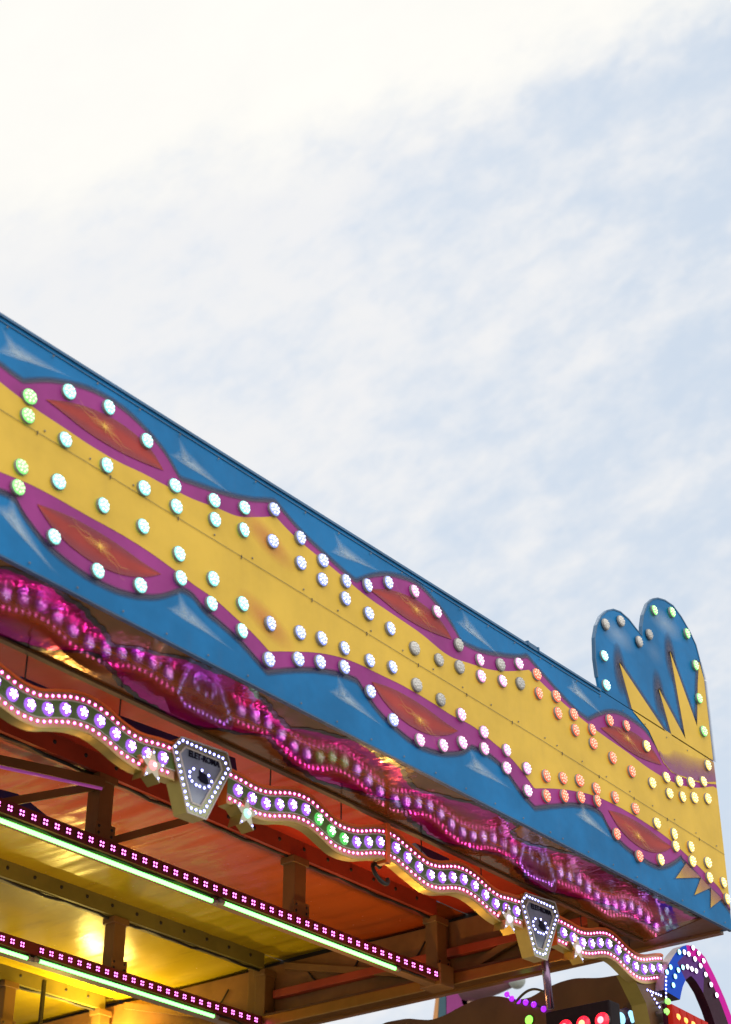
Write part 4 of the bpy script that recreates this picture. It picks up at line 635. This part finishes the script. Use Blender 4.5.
# ------------------------------------------------------------------ wavy light trim under the soffit
TY = .56; TPER = 2.963; WAVE = [(4.433,4.934),(4.458,4.928),(4.483,4.922),(4.508,4.917),(4.533,4.914),(4.558,4.913),(4.583,4.913),(4.608,4.914),(4.633,4.917),(4.658,4.924),(4.683,4.932),(4.708,4.942),(4.733,4.951),(4.758,4.959),(4.783,4.967),(4.808,4.975),(4.833,4.981),(4.858,4.985),(4.883,4.989),(4.908,4.991),(4.933,4.992),(4.958,4.99),(4.983,4.987),(5.008,4.982),(5.033,4.975),(5.058,4.969),(5.083,4.961),(5.108,4.952),(5.133,4.944),(5.158,4.938),(5.183,4.933),(5.208,4.929),(5.233,4.926),(5.258,4.925),(5.283,4.926),(5.308,4.929),(5.333,4.933),(5.358,4.937),(5.383,4.94),(5.408,4.943),(5.433,4.945),(5.458,4.946),(5.483,4.948),(5.508,4.949),(5.533,4.951),(5.558,4.952),(5.583,4.952),(5.608,4.953),(5.633,4.954),(5.658,4.954),(5.683,4.954),(5.708,4.954),(5.733,4.954),(5.758,4.954),(5.783,4.953),(5.808,4.953),(5.833,4.952),(5.858,4.952),(5.883,4.951),(5.908,4.95),(5.933,4.949),(5.958,4.948),(5.983,4.947),(6.008,4.944),(6.033,4.942),(6.058,4.94),(6.083,4.939),(6.108,4.941),(6.133,4.943),(6.158,4.947),(6.183,4.953),(6.208,4.959),(6.233,4.966),(6.258,4.975),(6.283,4.983),(6.308,4.99),(6.333,4.997),(6.358,5.003),(6.383,5.007),(6.408,5.01),(6.433,5.012),(6.458,5.012),(6.483,5.011),(6.508,5.008),(6.533,5.002),(6.558,4.995),(6.583,4.986),(6.608,4.978),(6.633,4.97),(6.658,4.961),(6.683,4.954),(6.708,4.948),(6.733,4.946),(6.758,4.945),(6.783,4.945),(6.808,4.947),(6.833,4.949),(6.858,4.953),(6.883,4.958),(6.908,4.964),(6.933,4.971),(6.958,4.98),(6.983,4.988),(7.008,4.997),(7.033,5.005),(7.058,5.012),(7.083,5.018),(7.108,5.024),(7.133,5.028),(7.158,5.03),(7.183,5.031),(7.208,5.03),(7.233,5.027),(7.258,5.021),(7.283,5.014),(7.308,5.007),(7.333,5.001),(7.358,4.995),(7.383,4.988),(7.408,4.982),(7.433,4.976),(7.458,4.97),(7.483,4.965),(7.508,4.961),(7.533,4.96),(7.558,4.961),(7.583,4.964),(7.608,4.967),(7.633,4.972),(7.658,4.979),(7.683,4.987),(7.708,4.995),(7.733,5.002),(7.758,5.009),(7.783,5.015),(7.808,5.02),(7.833,5.022),(7.858,5.024),(7.883,5.024),(7.908,5.023),(7.933,5.02),(7.958,5.017),(7.983,5.012),(8.008,5.006),(8.033,5.0),(8.058,4.992),(8.083,4.984),(8.108,4.977),(8.133,4.971),(8.158,4.966),(8.183,4.963),(8.208,4.96),(8.233,4.96),(8.258,4.962),(8.283,4.965),(8.308,4.969),(8.333,4.972),(8.358,4.974),(8.383,4.976),(8.408,4.978),(8.433,4.979),(8.458,4.98),(8.483,4.981),(8.508,4.982),(8.533,4.982),(8.558,4.982),(8.583,4.982),(8.608,4.982),(8.633,4.982),(8.658,4.982),(8.683,4.981),(8.708,4.98),(8.733,4.98),(8.758,4.979),(8.783,4.978),(8.808,4.977),(8.833,4.976),(8.858,4.975),(8.883,4.975),(8.908,4.974),(8.933,4.973),(8.958,4.972),(8.983,4.971),(9.008,4.969),(9.033,4.967),(9.058,4.965),(9.083,4.965),(9.108,4.966),(9.133,4.969),(9.158,4.973),(9.183,4.978),(9.208,4.984),(9.233,4.99),(9.258,4.999),(9.283,5.007),(9.308,5.015),(9.333,5.021),(9.358,5.027),(9.383,5.032),(9.408,5.035),(9.433,5.036),(9.458,5.035),(9.483,5.032),(9.508,5.028),(9.533,5.022),(9.558,5.014),(9.583,5.006),(9.608,4.998),(9.633,4.989),(9.658,4.982),(9.683,4.976),(9.708,4.971),(9.733,4.967),(9.758,4.965),(9.783,4.965),(9.808,4.967),(9.833,4.971),(9.858,4.976),(9.883,4.982),(9.908,4.989),(9.933,4.997),(9.958,5.005),(9.983,5.013),(10.008,5.02),(10.033,5.026),(10.058,5.032),(10.083,5.038),(10.087,5.039),(10.12,5.035)]
def zc(x):
    if x < 4.45-TPER*.62: return zc(x+TPER)
    if x < 4.45: return lerp(WAVE, x+TPER) + lerp(WAVE, 4.45) - lerp(WAVE, 4.45+TPER)
    return lerp(WAVE, x)
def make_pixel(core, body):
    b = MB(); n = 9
    b.add([(.0105*math.cos(2*math.pi*k/n), -.0022, .0105*math.sin(2*math.pi*k/n)) for k in range(n)], [tuple(range(n))], 0)  # emissive disc standing in for the glow halo round the LED
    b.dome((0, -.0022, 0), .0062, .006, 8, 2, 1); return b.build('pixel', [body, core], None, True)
def make_cab(lens, core):
    b = MB(); n = 16
    b.dome((0, -.002, 0), .0345, .014, 16, 3, 0)
    for k in range(6):
        a = 2*math.pi*k/6+.3; rr = 0 if k == 5 else .0165; a = 2*math.pi*k/5+.3
        b.dome((rr*math.cos(a), -.002-.014*math.sqrt(1-(rr/.0345)**2)+.002, rr*math.sin(a)), .0066, .005, 7, 2, 1)
    return b.build('cabochon', [lens, core], None, True)
PROTO = {}
def put(kind, name, parent, loc, spin=True):
    if kind not in PROTO:
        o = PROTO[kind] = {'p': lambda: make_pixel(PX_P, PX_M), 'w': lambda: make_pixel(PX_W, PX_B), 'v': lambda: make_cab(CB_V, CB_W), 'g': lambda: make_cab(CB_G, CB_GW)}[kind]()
    else: o = PROTO[kind].copy(); COL.objects.link(o)
    o.name = name; o.parent = parent; o.location = Vector(loc)-Vector(parent.location)
    if spin: o.rotation_euler = (0, random.uniform(0, 6), 0)
    return o
def wavy_trim(x0, x1, label, greens=()):
    r = thing('wavy_light_trim', ((x0+x1)/2, TY, 4.93), label, 'light trim', 'wavy light trim hung below the soffit')
    xs = grid(x0, x1, int((x1-x0)/.016)); zz = [zc(x) for x in xs]
    m = MB(); H, B = .098, .094
    m.sheet(xs, [z-B for z in zz], [z+H for z in zz], lambda x, z: (x, TY, z), 0)
    m.sheet(xs, [z-B for z in zz], [z+H for z in zz], lambda x, z: (x, TY+.058, z), 5)
    vs = []
    for x, z in zip(xs, zz): vs += [(x, TY, z+H), (x, TY+.058, z+H)]
    m.add(vs, [(2*i, 2*i+2, 2*i+3, 2*i+1) for i in range(len(xs)-1)], 1)
    vs = []
    for x, z in zip(xs, zz): vs += [(x, TY, z-B), (x, TY+.058, z-B)]
    m.add(vs, [(2*i, 2*i+1, 2*i+3, 2*i+2) for i in range(len(xs)-1)], 2)
    for x in (x0, x1):
        z = zc(x); m.add([(x, TY, z-B), (x, TY+.058, z-B), (x, TY+.058, z+H), (x, TY, z+H)], [(0, 1, 2, 3)], 1)
    m.sheet(xs, [z-.040 for z in zz], [z+.042 for z in zz], lambda x, z: (x, TY-.002, z), 3)
    for o_, w_, mi in ((.042, .005, 4), (-.045, .005, 4), (-.094, .006, 2)):
        m.sheet(xs, [z+o_ for z in zz], [z+o_+w_ for z in zz], lambda x, z: (x, TY-.0035, z), mi)
    m.sheet(xs, [z+.084 for z in zz], [z+.099 for z in zz], lambda x, z: (x, TY-.005, z), 1)
    m.build('body', [BAND, ORANGEE, GOLD, GREENB, PALE, OLIVEM], r)
    # pixels follow the wave at even arc length
    pts = [(x, zc(x)) for x in grid(x0+.02, x1-.02, 400)]; acc = 0; last = pts[0]; sp = [pts[0]]; bg_ = []; accb = -.05
    for q in pts[1:]:
        dl = math.hypot(q[0]-last[0], q[1]-last[1]); acc += dl; accb += dl; last = q
        if acc > .0365: sp.append(q); acc = 0
        if accb > .0: bg_.append(q); accb = -.1055
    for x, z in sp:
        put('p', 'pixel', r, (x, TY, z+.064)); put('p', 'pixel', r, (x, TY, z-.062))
    for i, (x, z) in enumerate(bg_): put('g' if any(a < x < b for a, b in greens) else 'v', 'cabochon', r, (x, TY-.002, z))
    for x in (x0+.3*(x1-x0), x0+.75*(x1-x0)):
        m = MB(); m.tube([(x, TY+.06, zc(x)+.098), (x, TY+.06, 5.75)], .004, 6); m.build('hanger_rod', DARK, r)
    return r
wavy_trim(2.92, 4.184, 'length of wavy light trim beyond the left edge of the photo')
wavy_trim(4.19, 5.50, 'length of wavy light trim left of the large keystone badge')
t2 = wavy_trim(5.87, 7.150, 'length of wavy light trim with three green cabochons, right of the large badge', [(6.56, 6.86)])
wavy_trim(7.156, 8.455, 'length of wavy light trim from the orange joint to the far badge')
wavy_trim(8.825, 10.115, 'last length of wavy light trim, between the far badge and the end arch')
m = MB(); z = zc(7.153); m.box((7.138, TY-.012, z-.11), (7.168, TY+.0585, z+.115)); tag(m.build('joint_strap', ORANGEE, None, at=(7.153, TY, z)), 'orange strap over the joint between two lengths of wavy trim', 'strap')
m = MB(); m.tube([(7.22+.055*math.cos(a), TY+.10+.03*math.sin(a), 4.90+.062*math.sin(a)) for a in grid(.9, 6.0, 18)], .012, 8); tag(m.build('cable_loop', DARK, None, True, at=(7.22, TY+.1, 4.9)), 'black cable loop hanging below the orange joint of the wavy trim', 'cable')

# keystone badges
B_OUT = [(5.517,5.085),(5.842,5.113),(5.877,5.034),(5.716,4.725),(5.588,4.721),(5.461,5.012)]
B_IN = [(5.546,5.041),(5.786,5.047),(5.807,5.01),(5.673,4.777),(5.609,4.775),(5.51,4.996)]
B_LED = [(5.526,5.069),(5.557,5.069),(5.588,5.069),(5.62,5.07),(5.652,5.07),(5.684,5.07),(5.716,5.072),(5.747,5.071),(5.78,5.072),(5.81,5.072),(5.832,5.053),(5.851,5.029),(5.834,4.999),(5.817,4.969),(5.799,4.939),(5.783,4.909),(5.766,4.879),(5.748,4.849),(5.732,4.82),(5.714,4.789),(5.697,4.76),(5.672,4.748),(5.64,4.748),(5.608,4.747),(5.583,4.757),(5.571,4.788),(5.56,4.816),(5.548,4.847),(5.536,4.875),(5.524,4.906),(5.512,4.933),(5.5,4.962),(5.488,4.993),(5.477,5.021),(5.5,5.048)]
B_RING = [(5.611,4.95),(5.586,4.926),(5.586,4.901),(5.604,4.884),(5.634,4.874),(5.659,4.875),(5.691,4.877),(5.723,4.895),(5.74,4.926),(5.718,4.95),(5.669,4.961)]
def badge(dx, dz, label):
    r = thing('keystone_badge', (5.68+dx, TY, 4.9+dz), label, 'badge', 'mirrored keystone badges on the wavy trim')
    Y = TY-.012
    def V(p_, yy): return (p_[0]+dx, yy, p_[1]+dz)
    m = MB(); o = [V(q, Y) for q in B_OUT]; bk = [(a, TY+.075, c) for a, _, c in o]
    m.prism(o, bk, 0, 1)
    n = len(B_OUT)
    inn = [V(q, Y-.004) for q in B_IN]; out2 = [V((q[0]+(5.68-q[0])*.03, q[1]+(4.92-q[1])*.03), Y-.004) for q in B_OUT]
    m.add(inn+out2, [(i, (i+1) % n, n+(i+1) % n, n+i) for i in range(n)], 0)
    m.build('frame', [SILV, GOLD], r)
    m = MB(); m.poly([V(q, Y-.002) for q in B_IN], 0); mr = m.build('mirror', MIRR, r)
    m = MB()
    for i in range(n):
        a, b = B_IN[i], B_IN[(i+1) % n]; m.bar(V(a, Y-.007), V(b, Y-.007), .008, .006, 0, (0, 1, 0))
        a, b = B_OUT[i], B_OUT[(i+1) % n]; m.bar(V(a, Y-.004), V(b, Y-.004), .007, .005, 0, (0, 1, 0))
    m.build('piping', PALE, r)
    m = MB()
    em = [(5.648, 4.955), (5.665, 4.965), (5.672, 4.952), (5.70, 4.948), (5.712, 4.93), (5.724, 4.905), (5.70, 4.898), (5.665, 4.90), (5.640, 4.915), (5.652, 4.93)]
    m.poly([V(q, Y-.0055) for q in em]); m.build('emblem', INK, mr)
    cu = bpy.data.curves.new('lettering', 'FONT'); cu.body = 'ELET-ROMA'; cu.size = .044; cu.extrude = .001; cu.offset = .0012; cu.align_x = 'CENTER'
    to = bpy.data.objects.new('tmp', cu); COL.objects.link(to)
    me = bpy.data.meshes.new_from_object(to.evaluated_get(bpy.context.evaluated_depsgraph_get())); bpy.data.objects.remove(to)
    me.materials.append(INK); lt = bpy.data.objects.new('lettering', me); COL.objects.link(lt); lt.parent = mr
    lt.location = (5.680-5.68, -.0185, 5.010-4.9); lt.rotation_euler = (math.pi/2, math.radians(-3), 0); lt.scale = (.93, 1, 1)
    for q in B_LED: put('w', 'pixel', r, V(q, Y-.004))
    for q in B_RING: put('w', 'pixel', r, V(q, Y-.003))
    return r
badge(0, 0, 'large keystone-shaped mirrored badge outlined in white pixels, at the left')
badge(2.958, .024, 'smaller-looking keystone badge outlined in white pixels, above the dark hanging pole')

# gold star lamps either side of the badges
def star(x, z, core, label):
    r = thing('star_lamp', (x, TY-.03, z), label, 'star lamp', 'gold star lamps on the wavy trim')
    pts = [((.090 if k % 2 == 0 else .036)*math.sin(k*math.pi/5), (.090 if k % 2 == 0 else .036)*math.cos(k*math.pi/5)) for k in range(10)]
    f = [(x+u, TY-.03, z+v) for u, v in pts]; m = MB(); m.prism(f, [(a, TY+.05, c) for a, _, c in f], 0, 1); m.build('body', [STARF, GOLD], r)
    m = MB(); m.dome((x, TY-.031, z), .025, .016, 14, 3, 0); m.dome((x, TY-.046, z), .010, .004, 8, 2, 1)
    m.build('centre_lamp', core, r, True)
    for k in range(5):
        a = k*2*math.pi/5
        for rr in (.066,): put('w', 'pixel', r, (x+rr*math.sin(a), TY-.031, z+rr*math.cos(a))).scale = (.7, .7, .7)
PKC = (glow('star_pink', (1, .38, .40), .9), glow('star_pink_core', (1, .85, .75), 4)); CYC = (glow('star_cyan', (.45, 1, .75), .9), glow('star_cyan_core', (.9, 1, .95), 4))
WHC = (glow('star_violet', (.80, .65, 1), 1.1), glow('star_violet_core', (1, .95, 1), 3))
star(5.325, 4.868, PKC, 'gold star lamp with a pink centre, left of the large badge')
star(5.989, 4.835, CYC, 'gold star lamp with a pale green centre, right of the large badge')
star(8.27, 4.893, WHC, 'gold star lamp with white centre just left of the far badge')
star(9.011, 4.896, WHC, 'gold star lamp with white centre just right of the far badge')

# ------------------------------------------------------------------ right-hand corner: drop panel, arch, lamps
dp = thing('corner_drop_panel', (10.0, TY, 4.8), 'triangular drop panel with pixel outline under the end of the wavy trim', 'panel')
m = MB(); o = [(9.70, TY+.01, 4.92), (10.128, TY+.01, 4.93), (10.128, TY+.01, 4.30), (9.98, TY+.01, 4.30), (9.86, TY+.01, 4.76)]
m.prism(o, [(a, TY+.12, c) for a, _, c in o], 0, 1); m.build('board', [BROWND, OLIVE], dp)
for x, z in [(9.884,4.849),(9.921,4.849),(9.955,4.849),(9.991,4.85),(10.022,4.85),(10.054,4.851),(9.937,4.828),(9.965,4.809),(9.993,4.789),(10.021,4.769)]: put('w', 'pixel', dp, (x, TY+.008, z))
GLB = glow('globe_green', (.35, 1, .18), 1.1)
for k, lb in enumerate(('uppermost green globe lamp down the edge of the corner panel', 'second green globe lamp from the top on the corner panel', 'lowest visible green globe lamp on the corner panel')):
    gx, gz = [(10.006,4.788),(9.979,4.718),(10.023,4.655)][k]
    r = thing('globe_lamp', (gx, .50, gz), lb, 'lamp', 'green globe lamps on the corner panel')
    m = MB(); m.tube([(gx, TY+.0098, gz), (gx, .50, gz)], .012, 14); m.build('stem', CLEAR, r, True)
    m = MB(); m.dome((gx, .50, gz), .024, .026, 14, 5); m.build('globe', GLB, r, True)

AO = [(9.979,4.86),(10.011,4.957),(10.077,5.054),(10.174,5.144),(10.269,5.214),(10.359,5.251),(10.478,5.257),(10.591,5.224),(10.707,5.119),(10.818,4.991),(10.923,4.835),(10.96,4.692)]
AI = [(10.186,4.842),(10.208,4.887),(10.243,4.945),(10.295,5.002),(10.369,5.044),(10.431,5.021),(10.505,4.971),(10.586,4.872),(10.647,4.761),(10.689,4.637)]
ar = thing('light_arch', (10.4, .45, 4.5), 'curved arch with blue and magenta lights springing from the corner of the canopy', 'arch')
def rs(tab, n):
    d = [0]
    for a, b in zip(tab, tab[1:]): d.append(d[-1]+math.hypot(b[0]-a[0], b[1]-a[1]))
    return [(lerp([(u, q[0]) for u, q in zip(d, tab)], d[-1]*i/n), lerp([(u, q[1]) for u, q in zip(d, tab)], d[-1]*i/n)) for i in range(n+1)]
o_, i_ = rs(AO, 40), rs(AI, 40); YF, YB = .50, .565
ABLUE = glowpaint('arch_blue', (.01, .12, .85), .30, (.0, .03, .30)); AMAG = glowpaint('arch_magenta', (.75, .0, .40), .38, (.3, .0, .16)); AGREY = paint('arch_grey', (.30, .22, .24), .35)
AVIO = glowpaint('arch_violet', (.22, .04, .45), .12, (.07, .02, .12)); AMAR = paint('arch_maroon', (.035, .006, .018), .5, spec=.1)
m = MB()
for k in range(40):
    a, b, c, e = o_[k], o_[k+1], i_[k+1], i_[k]
    f_ = .30
    a2, b2 = (a[0]+(e[0]-a[0])*f_, a[1]+(e[1]-a[1])*f_), (b[0]+(c[0]-b[0])*f_, b[1]+(c[1]-b[1])*f_)
    m.add([(a[0], YF, a[1]), (b[0], YF, b[1]), (b2[0], YF, b2[1]), (a2[0], YF, a2[1])], [(0, 3, 2, 1)], 0 if k < 15 else 1)
    m.add([(a2[0], YF, a2[1]), (b2[0], YF, b2[1]), (c[0], YF, c[1]), (e[0], YF, e[1])], [(0, 3, 2, 1)], 0 if k < 9 else 2 if k < 22 else 3)
    m.add([(a[0], YF, a[1]), (b[0], YF, b[1]), (b[0], YB, b[1]), (a[0], YB, a[1])], [(0, 1, 2, 3)], 4 if k < 16 else 1)
    m.add([(e[0], YF, e[1]), (c[0], YF, c[1]), (c[0], YB, c[1]), (e[0], YB, e[1])], [(0, 3, 2, 1)], 0 if k < 10 else 3)
    m.add([(a[0], YB, a[1]), (b[0], YB, b[1]), (c[0], YB, c[1]), (e[0], YB, e[1])], [(0, 1, 2, 3)], 3)
for k in (0, 40):
    a, e = o_[k], i_[k]; m.add([(a[0], YF, a[1]), (e[0], YF, e[1]), (e[0], YB, e[1]), (a[0], YB, a[1])], [(0, 1, 2, 3)], 3)
m.build('body', [ABLUE, AMAG, AVIO, AMAR, AGREY], ar)
ABL = {}
for k, c in (('c', (.35, .85, 1)), ('l', (.85, .80, 1))): ABL[k] = glow('arch_bulb_'+k, c, 2.6)
for i, (x, z) in enumerate([(10.218,5.164),(10.287,5.18),(10.346,5.182),(10.427,5.168),(10.497,5.138),(10.559,5.093),(10.621,5.039),(10.686,4.982),(10.095,4.915),(10.131,4.981),(10.181,5.034),(10.246,5.068),(10.311,5.087),(10.369,5.086),(10.428,5.087),(10.416,5.242),(10.488,5.221),(10.548,5.184),(10.08,5.03),(10.024,4.984)]):
    kind = 'c' if x < 10.27 else 'l'
    b = MB(); b.tube([(x, YF-.0005, z), (x, YF-.010, z)], .0185, 12, 0); b.dome((x, YF-.010, z), .017, .010, 12, 3, 1); b.build('bulb', [AMAR, ABL[kind]], ar, True)

for x, z in [(10.019,4.952),(10.014,4.925),(10.009,4.898),(10.004,4.87),(9.999,4.843),(9.995,4.816)]: put('w', 'pixel', ar, (x, YF-.001, z))
rp = thing('red_light_panel', (10.1, .46, 4.72), 'faceted red lit panel below the blue end of the arch', 'panel')
RP = glowpaint('red_panel', (1, .03, .012), .22, (.25, .010, .006)); RPO = glow('red_panel_lamp', (1, .42, .08), 1.8)
for k in range(5):
    x = 9.985+k*.095; z = 4.762-.004*k
    m = MB(); f = [(x, .455, z), (x+.088, .455, z-.004), (x+.088, .455, z-.42), (x, .455, z-.42)]; m.prism(f, [(a, .49, c) for a, _, c in f], 0); m.fan((x+.044, .438, z-.10), f, 0, 1, 1); m.build('facet', RP, rp)
    m = MB(); m.dome((x+.05, .446, z-.075), .022, .016, 10, 3); m.build('lamp', RPO, rp, True)
m = MB(); m.box((9.96, .492, 4.30), (10.47, .512, 4.768)); m.build('backing', AMAR, rp)

# wavy trim along the end of the canopy, seen from behind
st = thing('end_trim', (10.2, 2.5, 4.8), 'brown back of the scalloped trim along the canopy end, against the sky', 'trim')
ST = [(.70, 5.08), (.96, 5.094), (1.10, 5.100), (1.30, 5.136), (1.42, 5.132), (1.548, 5.108), (1.676, 5.066), (1.80, 5.074), (1.927, 5.125), (2.03, 5.140), (2.135, 5.135), (2.267, 5.112), (2.40, 5.075), (2.528, 5.058), (2.64, 5.080), (2.745, 5.108), (2.949, 5.115), (3.2, 5.06), (3.5, 5.11), (3.9, 5.06), (4.3, 5.12)]
ys = grid(.70, 4.3, 160); m = MB()
def sm(y_): return (lerp(ST, y_-.04)+2*lerp(ST, y_)+lerp(ST, y_+.04))/4
tops = [sm(v) for v in ys]
for X, mi in ((10.20, 0), (10.32, 1)): m.sheet(ys, [4.45]*len(ys), tops, lambda v, z, X=X: (X, v, z), mi)
vs = []
for v, z in zip(ys, tops): vs += [(10.20, v, z), (10.32, v, z)]
m.add(vs, [(2*i, 2*i+1, 2*i+3, 2*i+2) for i in range(len(ys)-1)], 1)
m.build('board', [BROWND, ORANGEE], st)
PUR = glow('purple_bulb', (.40, .02, 1), 1.2); GRN = glow('green_bulb', (.3, 1, .1), 1.6)
ls = thing('purple_light_string', (10.19, 1.7, 5.0), 'string of purple bulbs along the brown back of the end trim', 'light string')
sp = [(1.857, 5.120), (1.818, 5.084), (1.765, 5.058), (1.703, 5.036), (1.637, 5.010), (1.558, 4.965)]
m = MB(); m.tube([(10.192, a, b) for a, b in sp], .005, 6); m.build('wire', DARK, ls)
for a, b in sp: m = MB(); m.dome((10.186, a, b), .022, .02, 10, 3, 0, 'x'); m.build('bulb', PUR, ls, True)
gl = thing('green_bulb', (10.19, 1.685, 4.915), 'single green bulb on the brown end trim below the purple string', 'lamp')
m = MB(); m.tube([(10.199, 1.685, 4.912), (10.188, 1.685, 4.912)], .034, 12); m.build('base', DARK, gl, True)
m = MB(); m.dome((10.188, 1.685, 4.912), .033, .015, 12, 3, 0, 'x'); m.build('lens', GRN, gl, True)

# pole and three-lamp signal under the far badge
m = MB(); m.tube([(8.755, .62, 4.90), (8.80, .62, 4.50)], .024, 14); tag(m.build('hanging_pole', metal('violet_steel', (.25, .16, .26), .25), None, True, at=(8.78, .62, 4.5)), 'dark steel pole hanging below the far badge, holding the red signal', 'pole')
sg = thing('signal_lamp', (8.80, .6, 4.4), 'dark signal box with three glowing red lamps, below the hanging pole', 'signal light')
SGY0, SGY1, SGZ = (0.201,0.646,4.481)
m = MB(); m.box((8.78, SGY0, SGZ-.20), (8.90, SGY1, SGZ)); m.build('box', paint('signal_box', (.012, .006, .008), .6, spec=.1), sg, bevel=.012)
SR = glow('signal_red', (1, .012, .03), 2.2); SC = glow('signal_core', (1, .22, .25), 3.2); SO = glow('signal_orange', (1, .30, .14), 3.2)
for k, (yy, zz) in enumerate([(0.251,4.362),(0.379,4.363),(0.501,4.363)]):
    m = MB(); m.tube([(8.7795, yy, zz), (8.768, yy, zz)], .050, 18, 2); m.dome((8.768, yy, zz), .047, .02, 16, 4, 0, 'x'); la = m.build('lamp', [SR, SR, DARK], sg, True)
    m = MB(); m.dome((8.752, yy, zz), .022, .010, 12, 3, 0, 'x'); m.build('filament', SO if k == 1 else SC, la, True)
m = MB(); m.tube([(8.88+.02*t, .66+.28*t, 4.60+.07*math.sin(3*t)) for t in grid(0, 1, 14)], .008, 6); tag(m.build('looped_cable', DARK, None, True, at=(8.9, .7, 4.6)), 'thin black cable arching away from the hanging pole', 'cable')

sp_ = thing('blue_lamp_cluster', (10.1, .88, 4.75), 'cluster of three icy blue lamps behind the red signal box', 'lamp')
m = MB(); m.tube([(9.98, .93, 4.72), (10.40, .93, 4.86)], .07, 14); m.build('housing', paint('violet_housing', (.12, .07, .16), .35), sp_, True)
BLL = glow('icy_blue', (.35, .75, 1), 1.5)
for x, z in ((10.043, 4.761), (10.175, 4.802), (10.309, 4.844)): m = MB(); m.dome((x, .868, z-.01), .042, .02, 12, 3); m.build('lamp', BLL, sp_, True)

# neighbouring ride seen through the gap
nb = thing('neighbour_ride_figure', (14, 4.8, 6.3), 'striped teal and magenta figure of another ride, behind the canopy end', 'ride figure')
X = 14.0
def slab(name, poly, mat, th=.25, x=X): m = MB(); f = [(x, a, b) for a, b in poly]; m.prism(f, [(x+th, a, b) for _, a, b in f]); m.build(name, mat, nb, bevel=.01)
slab('teal_stripe', [(5.232,6.619),(5.157,6.606),(5.164,6.165),(5.271,6.183)], paint('teal', (.03, .10, .14), .5))
slab('orange_stripe', [(5.276,6.594),(5.238,6.588),(5.281,6.184),(5.351,6.196)], paint('orange', (.55, .25, .08), .5), .2)
slab('magenta_panel', [(5.146,6.604),(4.891,6.558),(4.907,6.123),(5.159,6.164)], paint('magenta', (.30, .02, .22), .5), .2)
slab('cream_stripe', [(4.982,6.596),(4.929,6.586),(4.83,6.428),(4.899,6.333),(4.961,6.451)], paint('cream', (.55, .33, .25), .5), .3)
m = MB(); m.tube([(13.9,4.817,6.597),(13.9,4.662,6.547),(13.9,4.455,6.531),(13.9,4.289,6.521)], .1, 14, 0, [.17, .15, .10, .06]); m.build('arm', paint('plum', (.16, .07, .09), .5), nb, True)
b = bmesh.new(); bmesh.ops.create_uvsphere(b, u_segments=20, v_segments=14, radius=.085); me = bpy.data.meshes.new('ball'); b.to_mesh(me); b.free()
me.polygons.foreach_set('use_smooth', [True]*len(me.polygons)); me.materials.append(paint('pale_ball', (.36, .40, .38), .4))
bo = bpy.data.objects.new('ball', me); COL.objects.link(bo); bo.parent = nb; bo.location = Vector((13.9,4.239,6.52))-Vector(nb.location)
